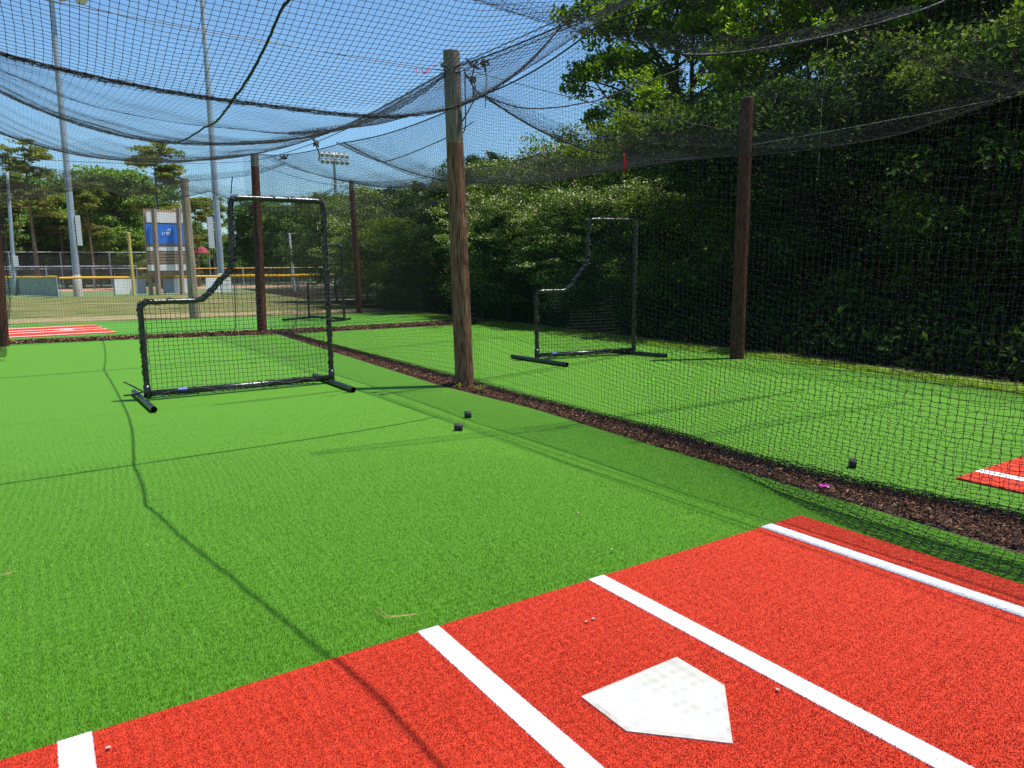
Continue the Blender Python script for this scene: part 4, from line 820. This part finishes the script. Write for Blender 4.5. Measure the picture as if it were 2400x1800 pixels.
# ---------------------------------------------------------------- trees
def leaf_quads(C, size, up=0.3, asp=0.55):
    n = len(C); N = RNG.normal(0, 1, (n, 3)); N[:, 2] = np.abs(N[:, 2])+up; N /= np.linalg.norm(N, axis=1)[:, None]
    a = np.cross(N, RNG.normal(0, 1, (n, 3))); a /= np.linalg.norm(a, axis=1)[:, None]; b = np.cross(N, a); s = (size*RNG.uniform(.6, 1.3, n))[:, None]
    V = np.stack([C-a*s*.5, C+b*s*asp*.5-a*s*.05, C+a*s*.5-N*s*.12, C-b*s*asp*.5-a*s*.05], 1).reshape(-1, 3); return V, np.arange(4*n).reshape(-1, 4)
def tree_meshes(seed, h, crown_z0, rad, n_limb, leaves, size, trunk_r, lean=0.3, clump=0.55, flat=0.7, kind='broad'):
    global RNG
    g = RNG; RNG = np.random.default_rng(seed)
    wood = MB(); n = 10; z = np.linspace(0, h*.93, n); wob = np.cumsum(RNG.normal(0, lean*.12, (n, 2)), 0); P = np.c_[wob-wob[0], z]
    wood.tube(P, np.linspace(trunk_r, trunk_r*.12, n), 9)
    ends = []
    for i in range(n_limb):
        f = RNG.uniform(0, 1)**(.8 if kind == 'broad' else .9); zz = crown_z0*.8+(h*.93-crown_z0*.8)*f; b = np.array([np.interp(zz, z, P[:, k]) for k in range(3)])
        a = RNG.uniform(0, 6.28)
        if kind == 'broad': prof = math.sin(math.pi*min(1, .18+.78*f))**.6
        else: prof = 1.0-.45*f
        L = rad*prof*RNG.uniform(.65, 1.1); d = np.array((math.cos(a), math.sin(a), 0)); up = (.25+.5*f) if kind == 'broad' else RNG.uniform(0.0, .35)
        q = [b, b+d*L*.45+(0, 0, L*up*.6), b+d*L+(0, 0, L*up)]; q[1] = q[1]+RNG.normal(0, .08*L, 3)
        r = trunk_r*(.42*(1-f)+.10); wood.tube(smoothpts(q, 7), np.linspace(r, r*.15, 7), 5, False)
        m = 3 if kind == 'broad' else 2
        for k in range(m):
            s = RNG.uniform(.45, 1.0); o = q[0]+(q[2]-q[0])*s+RNG.normal(0, .16*L, 3)*(1, 1, .6); wood.tube([q[0]+(q[2]-q[0])*s*.8, (q[0]+(q[2]-q[0])*s+o)/2, o], [r*.3, r*.2, r*.08], 4, False); ends.append(o)
        ends.append(q[2])
    ends = np.array(ends); per = max(1, leaves//len(ends)); C = []
    for e in ends:
        m = int(per*RNG.uniform(.4, 1.6)); cr = clump*RNG.uniform(.6, 1.35)
        for _ in range(3):
            o = e+RNG.normal(0, cr*.55, 3)*(1, 1, flat); C.append(o+RNG.normal(0, cr*.42, (m//3+1, 3))*(1, 1, flat*.7))
    C = np.vstack(C); C = C[C[:, 2] > .15]; V, F_ = leaf_quads(C, size); RNG = g
    return wood, MB().add(V, F_)
TREES = {}
def proto(key, mleaf, mbark, **kw):
    wd, lf = tree_meshes(**kw); TREES[key] = (mk_mesh(key+'_trunk', wd, mbark, smooth=True), mk_mesh(key+'_crown', lf, mleaf))
def plant(key, x, y, s, rz, label, name='tree', cat='tree', group='trees beside and behind the cages', sz=None):
    t = thing(name, label, cat, (x, y, 0), group); t.rotation_euler = (0, 0, rz); t.scale = (s, s, sz or s)
    for nm, me in (('trunk', TREES[key][0]), ('crown', TREES[key][1])):
        if me is None: continue
        o = bpy.data.objects.new(nm, me); COL.objects.link(o); o.parent = t
    return t
proto('broad_a', 'leaf', 'bark', seed=1, h=12.5, crown_z0=2.4, rad=3.9, n_limb=40, leaves=17000, size=.19, trunk_r=.20, clump=.46)
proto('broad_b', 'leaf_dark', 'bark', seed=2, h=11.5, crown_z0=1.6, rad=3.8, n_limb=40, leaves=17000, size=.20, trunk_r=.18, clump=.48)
proto('broad_c', 'leaf_lime', 'bark', seed=3, h=11, crown_z0=2.0, rad=3.4, n_limb=36, leaves=17000, size=.18, trunk_r=.15, clump=.42)
proto('shrub_a', 'leaf_bloom', 'bark', seed=4, h=4.6, crown_z0=.5, rad=2.3, n_limb=34, leaves=30000, size=.085, trunk_r=.06, clump=.42, flat=.45)
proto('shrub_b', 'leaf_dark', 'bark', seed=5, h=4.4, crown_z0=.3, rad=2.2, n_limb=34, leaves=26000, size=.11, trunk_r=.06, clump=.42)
proto('shrub_c', 'leaf_dusty', 'bark', seed=6, h=5.2, crown_z0=.5, rad=2.2, n_limb=34, leaves=26000, size=.10, trunk_r=.06, clump=.42)
proto('pine_a', 'leaf_pine', 'bark_pine', seed=7, h=20, crown_z0=11, rad=4.0, n_limb=34, leaves=20000, size=.32, trunk_r=.30, clump=.75, flat=.35, kind='pine')
proto('pine_b', 'leaf_pine', 'bark_pine', seed=8, h=19, crown_z0=11, rad=3.3, n_limb=26, leaves=15000, size=.32, trunk_r=.28, clump=.72, flat=.35, kind='pine')
proto('back_a', 'leaf_backlime', 'bark', seed=9, h=14, crown_z0=1.2, rad=5.4, n_limb=60, leaves=36000, size=.44, trunk_r=.25, clump=.95)
proto('back_b', 'leaf_back', 'bark', seed=10, h=14, crown_z0=1.0, rad=5.8, n_limb=60, leaves=38000, size=.46, trunk_r=.25, clump=1.0)
def pol(px, dist):   # a bearing seen in the photograph, at a real distance
    d = ray(px, 700); n = math.hypot(d.x, d.y); return d.x/n*dist, d.y/n*dist
# right hand woods: tall broadleaf trees (bearing, distance, kind, scale, label)
RW = [(1610, 26.6, 'broad_a', 0.92, 'tall leafy tree whose left edge meets the open sky right of centre'), (1760, 23.9, 'broad_c', 1.08, 'tall leafy tree rising behind the dark right pole'), (1960, 22.7, 'broad_c', 1.00, 'leafy tree just right of the dark pole'),
      (2140, 21.7, 'broad_c', 1.08, 'tree with sunlit top leaves in the upper right of the photo'), (2330, 20.7, 'broad_b', 1.00, 'dark tree beside the right edge of the photo'), (2560, 20.1, 'broad_a', 1.00, 'tree at the right edge with leaves hanging over the cage'),
      (1700, 29.1, 'broad_b', 0.62, 'second row tree behind the dark right pole'), (1880, 27.6, 'broad_c', 0.62, 'lime green tree in second row right of dark pole'), (2080, 26.1, 'broad_b', 0.62, 'second row dark tree in the right woods'),
      (2300, 26.6, 'broad_c', 0.62, 'lime green second row tree near right edge'), (2600, 26.1, 'broad_b', 1.02, 'second row dark tree outside right edge'), (1620, 34.1, 'broad_b', 0.75, 'third row tree at the left end of tall woods'),
      (1830, 33.6, 'broad_a', 0.62, 'third row tree deep behind the dark pole'), (2060, 32.6, 'broad_b', 0.60, 'third row dark tree deep in right woods'), (2330, 31.6, 'broad_a', 0.62, 'third row tree deep at the right')]
RW += [(1575, 28.5, 'broad_a', 1.12, 'tallest leafy tree at the left end of the woods, top out of frame'), (1700, 27.0, 'broad_a', 1.12, 'tall tree filling the sky left of the dark right pole'), (1930, 26.5, 'broad_a', 1.10, 'tall tree filling the sky right of the dark right pole'), (2230, 25.0, 'broad_a', 1.12, 'tall tree filling the sky in the upper right corner')]
for i, (px, d, k, s, lb) in enumerate(RW):
    x, y = pol(px, d); plant(k, x, y, s, i*1.7+.4, lb, 'leafy_tree')
# medium trees and shrubs left of the tall woods
SH = [(1125, 34.0, 'broad_b', .56, 'small dark tree showing just right of the centre pole top'), (1010, 36.0, 'broad_c', .50, 'small light green tree left of the centre pole'), (1250, 30.0, 'broad_c', .40, 'small tree with pale tips right of the centre pole'), (1370, 28.0, 'broad_a', .42, 'mid sized tree between centre pole and tall woods'),
      (1500, 25.0, 'broad_c', .60, 'lime green tree under the tall tree edge'), (905, 42.0, 'broad_b', .50, 'small dark tree behind the distant brown pole'), (850, 49.0, 'broad_c', .60, 'pale green tree far behind the distant brown pole'), (1560, 20.5, 'broad_c', .58, 'young green tree before the tall woods left edge')]
for i, (px, d, k, s, lb) in enumerate(SH):
    x, y = pol(px, d); plant(k, x, y, s, i*2.1, lb, 'small_tree')
SB = [(860, 34.5, 'shrub_a', 0.95, 'pale flowering shrub right of the distant brown pole'), (940, 30.5, 'shrub_a', 0.95, 'pale flowering shrub nearest left of the centre pole'), (1030, 28.0, 'shrub_b', 0.95, 'dark shrub hidden behind the centre pole'), (1120, 26.5, 'shrub_c', 0.93, 'olive shrub right beside the centre pole'),
      (1200, 24.0, 'shrub_a', 0.95, 'flowering shrub with cream tips right of the centre pole'), (1290, 22.3, 'shrub_a', 0.95, 'flowering shrub with cream blossom left of far pitching screen'), (1385, 20.8, 'shrub_a', 0.93, 'flowering shrub with bright blossom behind far pitching screen'), (1480, 19.9, 'shrub_c', 0.95, 'dark shrub behind the far pitching screen'),
      (1600, 19.8, 'shrub_c', 0.95, 'dark shrub left of the dark right pole'), (1740, 16.0, 'shrub_b', 1.00, 'dark shrub directly behind the dark right pole'), (1890, 15.6, 'shrub_b', 1.00, 'dark shrub right of the dark right pole'), (2040, 15.2, 'shrub_b', 1.04, 'dark shrub low in right woods'),
      (2190, 14.8, 'shrub_c', 0.95, 'olive shrub low near the right edge'), (2360, 14.3, 'shrub_b', 1.04, 'dark shrub at the right edge above the red mat'), (790, 37.0, 'shrub_c', 0.95, 'olive shrub left of the distant brown pole'), (1000, 36.0, 'shrub_b', 1.09, 'tall dark shrub left of centre pole, second row'),
      (1240, 29.0, 'shrub_b', 1.14, 'tall dark shrub in second row right of centre pole'), (1420, 24.0, 'shrub_b', 1.14, 'tall dark shrub in second row behind far screen'), (2500, 14.0, 'shrub_b', 1.04, 'dark shrub just past the right edge')]
SB += [(832, 31.5, 'shrub_a', .60, 'low flowering shrub at the foot of the distant brown pole'), (885, 29.5, 'shrub_a', .66, 'low flowering shrub in the sun between distant pole and centre pole'), (935, 27.0, 'shrub_c', .60, 'low olive shrub in the sun left of the centre pole'), (985, 25.0, 'shrub_b', .60, 'low dark shrub touching the left side of centre pole'),
       (1130, 22.0, 'shrub_a', .62, 'low flowering shrub touching the right side of centre pole'), (1190, 20.8, 'shrub_b', .62, 'low dark shrub just right of the centre pole'), (1252, 19.9, 'shrub_a', .66, 'low cream flowering shrub left of the far screen notch'), (1320, 18.9, 'shrub_a', .62, 'low cream flowering shrub behind the far screen notch'),
       (1392, 18.0, 'shrub_a', .68, 'low cream flowering shrub behind the far screen top'), (1452, 17.3, 'shrub_b', .62, 'low dark shrub behind the far screen right post'), (1540, 16.8, 'shrub_c', .56, 'low olive shrub between far screen and dark pole'), (1660, 16.4, 'shrub_c', .52, 'low olive shrub just left of the dark pole foot')]
for i, (px, d, k, s, lb) in enumerate(SB):
    x, y = pol(px, d); plant(k, x, y, s, i*1.3, lb, 'shrub', 'shrub', 'shrubs along the woodland edge')
# dim woodland interior: one uncountable mass of undergrowth leaves
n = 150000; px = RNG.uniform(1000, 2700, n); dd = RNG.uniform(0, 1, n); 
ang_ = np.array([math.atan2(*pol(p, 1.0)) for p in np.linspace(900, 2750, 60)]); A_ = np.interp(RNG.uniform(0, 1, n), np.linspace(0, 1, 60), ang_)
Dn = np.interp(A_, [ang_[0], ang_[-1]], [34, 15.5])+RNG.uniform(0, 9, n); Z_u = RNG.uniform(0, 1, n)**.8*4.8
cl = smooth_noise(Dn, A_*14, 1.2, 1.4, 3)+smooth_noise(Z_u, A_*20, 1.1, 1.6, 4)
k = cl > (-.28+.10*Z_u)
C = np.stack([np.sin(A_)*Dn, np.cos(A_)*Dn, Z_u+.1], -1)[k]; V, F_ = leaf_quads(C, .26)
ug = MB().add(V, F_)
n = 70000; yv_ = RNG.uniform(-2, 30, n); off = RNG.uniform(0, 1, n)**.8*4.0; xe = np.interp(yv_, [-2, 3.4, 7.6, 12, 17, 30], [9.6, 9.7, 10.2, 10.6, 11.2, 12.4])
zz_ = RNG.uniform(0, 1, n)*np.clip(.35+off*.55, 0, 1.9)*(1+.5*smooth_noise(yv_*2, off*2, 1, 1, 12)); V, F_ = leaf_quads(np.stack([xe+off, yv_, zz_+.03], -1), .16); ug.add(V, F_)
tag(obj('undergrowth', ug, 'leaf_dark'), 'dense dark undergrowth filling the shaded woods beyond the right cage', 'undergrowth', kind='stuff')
# fringe grass along the wood edge
n = 60000; yv_ = RNG.uniform(0, 24, n); xv = np.interp(yv_, [0, 3.4, 7.6, 12, 17, 24], [8.9, 9.0, 9.5, 9.8, 10.2, 10.5])+RNG.normal(0, .22, n); xv = np.maximum(xv, np.interp(yv_, [0, 3.4, 5.5, 7.6, 12, 16.6, 24], [8.8, 8.8, 9.22, 9.35, 9.62, 9.78, 10.4]))
a = RNG.uniform(0, 6.28, n); h_ = RNG.uniform(.01, .045, n); B_ = np.c_[xv, yv_, np.zeros(n)]; t_ = np.c_[np.cos(a), np.sin(a), np.zeros(n)]*.004
V = np.stack([B_-t_, B_+t_, B_+np.c_[RNG.normal(0, .03, n), RNG.normal(0, .03, n), h_]], 1).reshape(-1, 3)
tag(obj('weedy_grass', MB().add(V, np.arange(3*n).reshape(-1, 3)), 'leaf_lime'), 'sunlit weedy grass strip between the right turf and the woods', 'grass', kind='stuff')
# left background
BG = [(95, 88.0, 'pine_a', 0.80, 'broad crowned pine at the left behind the lamp pole'), (225, 92.0, 'pine_b', 0.66, 'pine just right of the tall lamp pole'), (385, 80.0, 'pine_b', 0.80, 'tall pine rising above the scoreboard'), (30, 96.0, 'pine_b', 0.59, 'pine at the left edge of the photo'),
      (160, 100.0, 'pine_b', 0.67, 'slim pine hidden behind the tall lamp pole'), (470, 90.0, 'pine_b', 0.56, 'thin pine right of the weathered wooden pole'), (510, 98.0, 'pine_b', 0.62, 'thin pine behind the second steel light pole'), (270, 104.0, 'pine_b', 0.61, 'pine behind the green trees left of scoreboard')]
for i, (px, d, k, s, lb) in enumerate(BG):
    x, y = pol(px, d); plant(k, x, y, s, i*1.9, lb, 'pine_tree')
BT = [(-60, 100.0, 'back_b', 0.88, 'dark green tree beyond the left edge'), (20, 104.0, 'back_a', 0.83, 'bright green tree at far left behind grey fences'), (110, 106.0, 'back_b', 0.88, 'dark green tree behind the broad crowned pine'), (200, 102.0, 'back_a', 0.86, 'bright green tree right of the tall lamp pole'),
      (285, 98.0, 'back_a', 0.92, 'bright green tree left of the scoreboard'), (350, 106.0, 'back_b', 0.89, 'green tree behind the scoreboard'), (240, 96.0, 'back_a', 0.45, 'low lime green tree behind the foul pole'), (310, 95.0, 'back_a', 0.43, 'low lime tree touching the scoreboard post'),
      (440, 112.0, 'back_b', 0.59, 'green tree right of scoreboard'), (500, 118.0, 'back_a', 0.54, 'pale green tree behind second light pole'), (560, 122.0, 'back_b', 0.50, 'green tree behind the screen notch'), (620, 112.0, 'back_b', 0.77, 'dark tree right of red brown pole'),
      (690, 106.0, 'back_a', 0.72, 'bright tree seen through the near screen'), (750, 96.0, 'back_b', 0.70, 'dark tree at the right post of near screen'), (810, 80.0, 'back_b', 0.59, 'dark tree behind distant lamp cluster pole'), (860, 66.0, 'back_a', 0.47, 'pale green tree behind distant brown pole, far row'),
      (920, 56.0, 'back_a', 0.47, 'pale green tree behind flowering shrubs'), (650, 124.0, 'back_a', 0.81, 'bright tree in far row through the screen'), (60, 112.0, 'back_b', 0.92, 'dark tree in far row at left'), (400, 118.0, 'back_a', 0.66, 'pale tree in far row above scoreboard')]
for i, (px, d, k, s, lb) in enumerate(BT):
    x, y = pol(px, d); plant(k, x, y, s, i*2.3, lb, 'leafy_tree')
# far-off wood that reads as one mass
n = 90000; th = RNG.uniform(-.35, .75, n); D = RNG.uniform(128, 150, n); Zt = RNG.uniform(0, 1, n)**.9*(7.5+1.6*smooth_noise(th*60, D*0, 1.0, 1, 8)); V, F_ = leaf_quads(np.stack([np.sin(th)*D, np.cos(th)*D, Zt], -1), .75)
tag(obj('distant_wood', MB().add(V, F_), 'leaf_back'), 'distant green wood closing the field behind the fences', 'wood', kind='stuff')
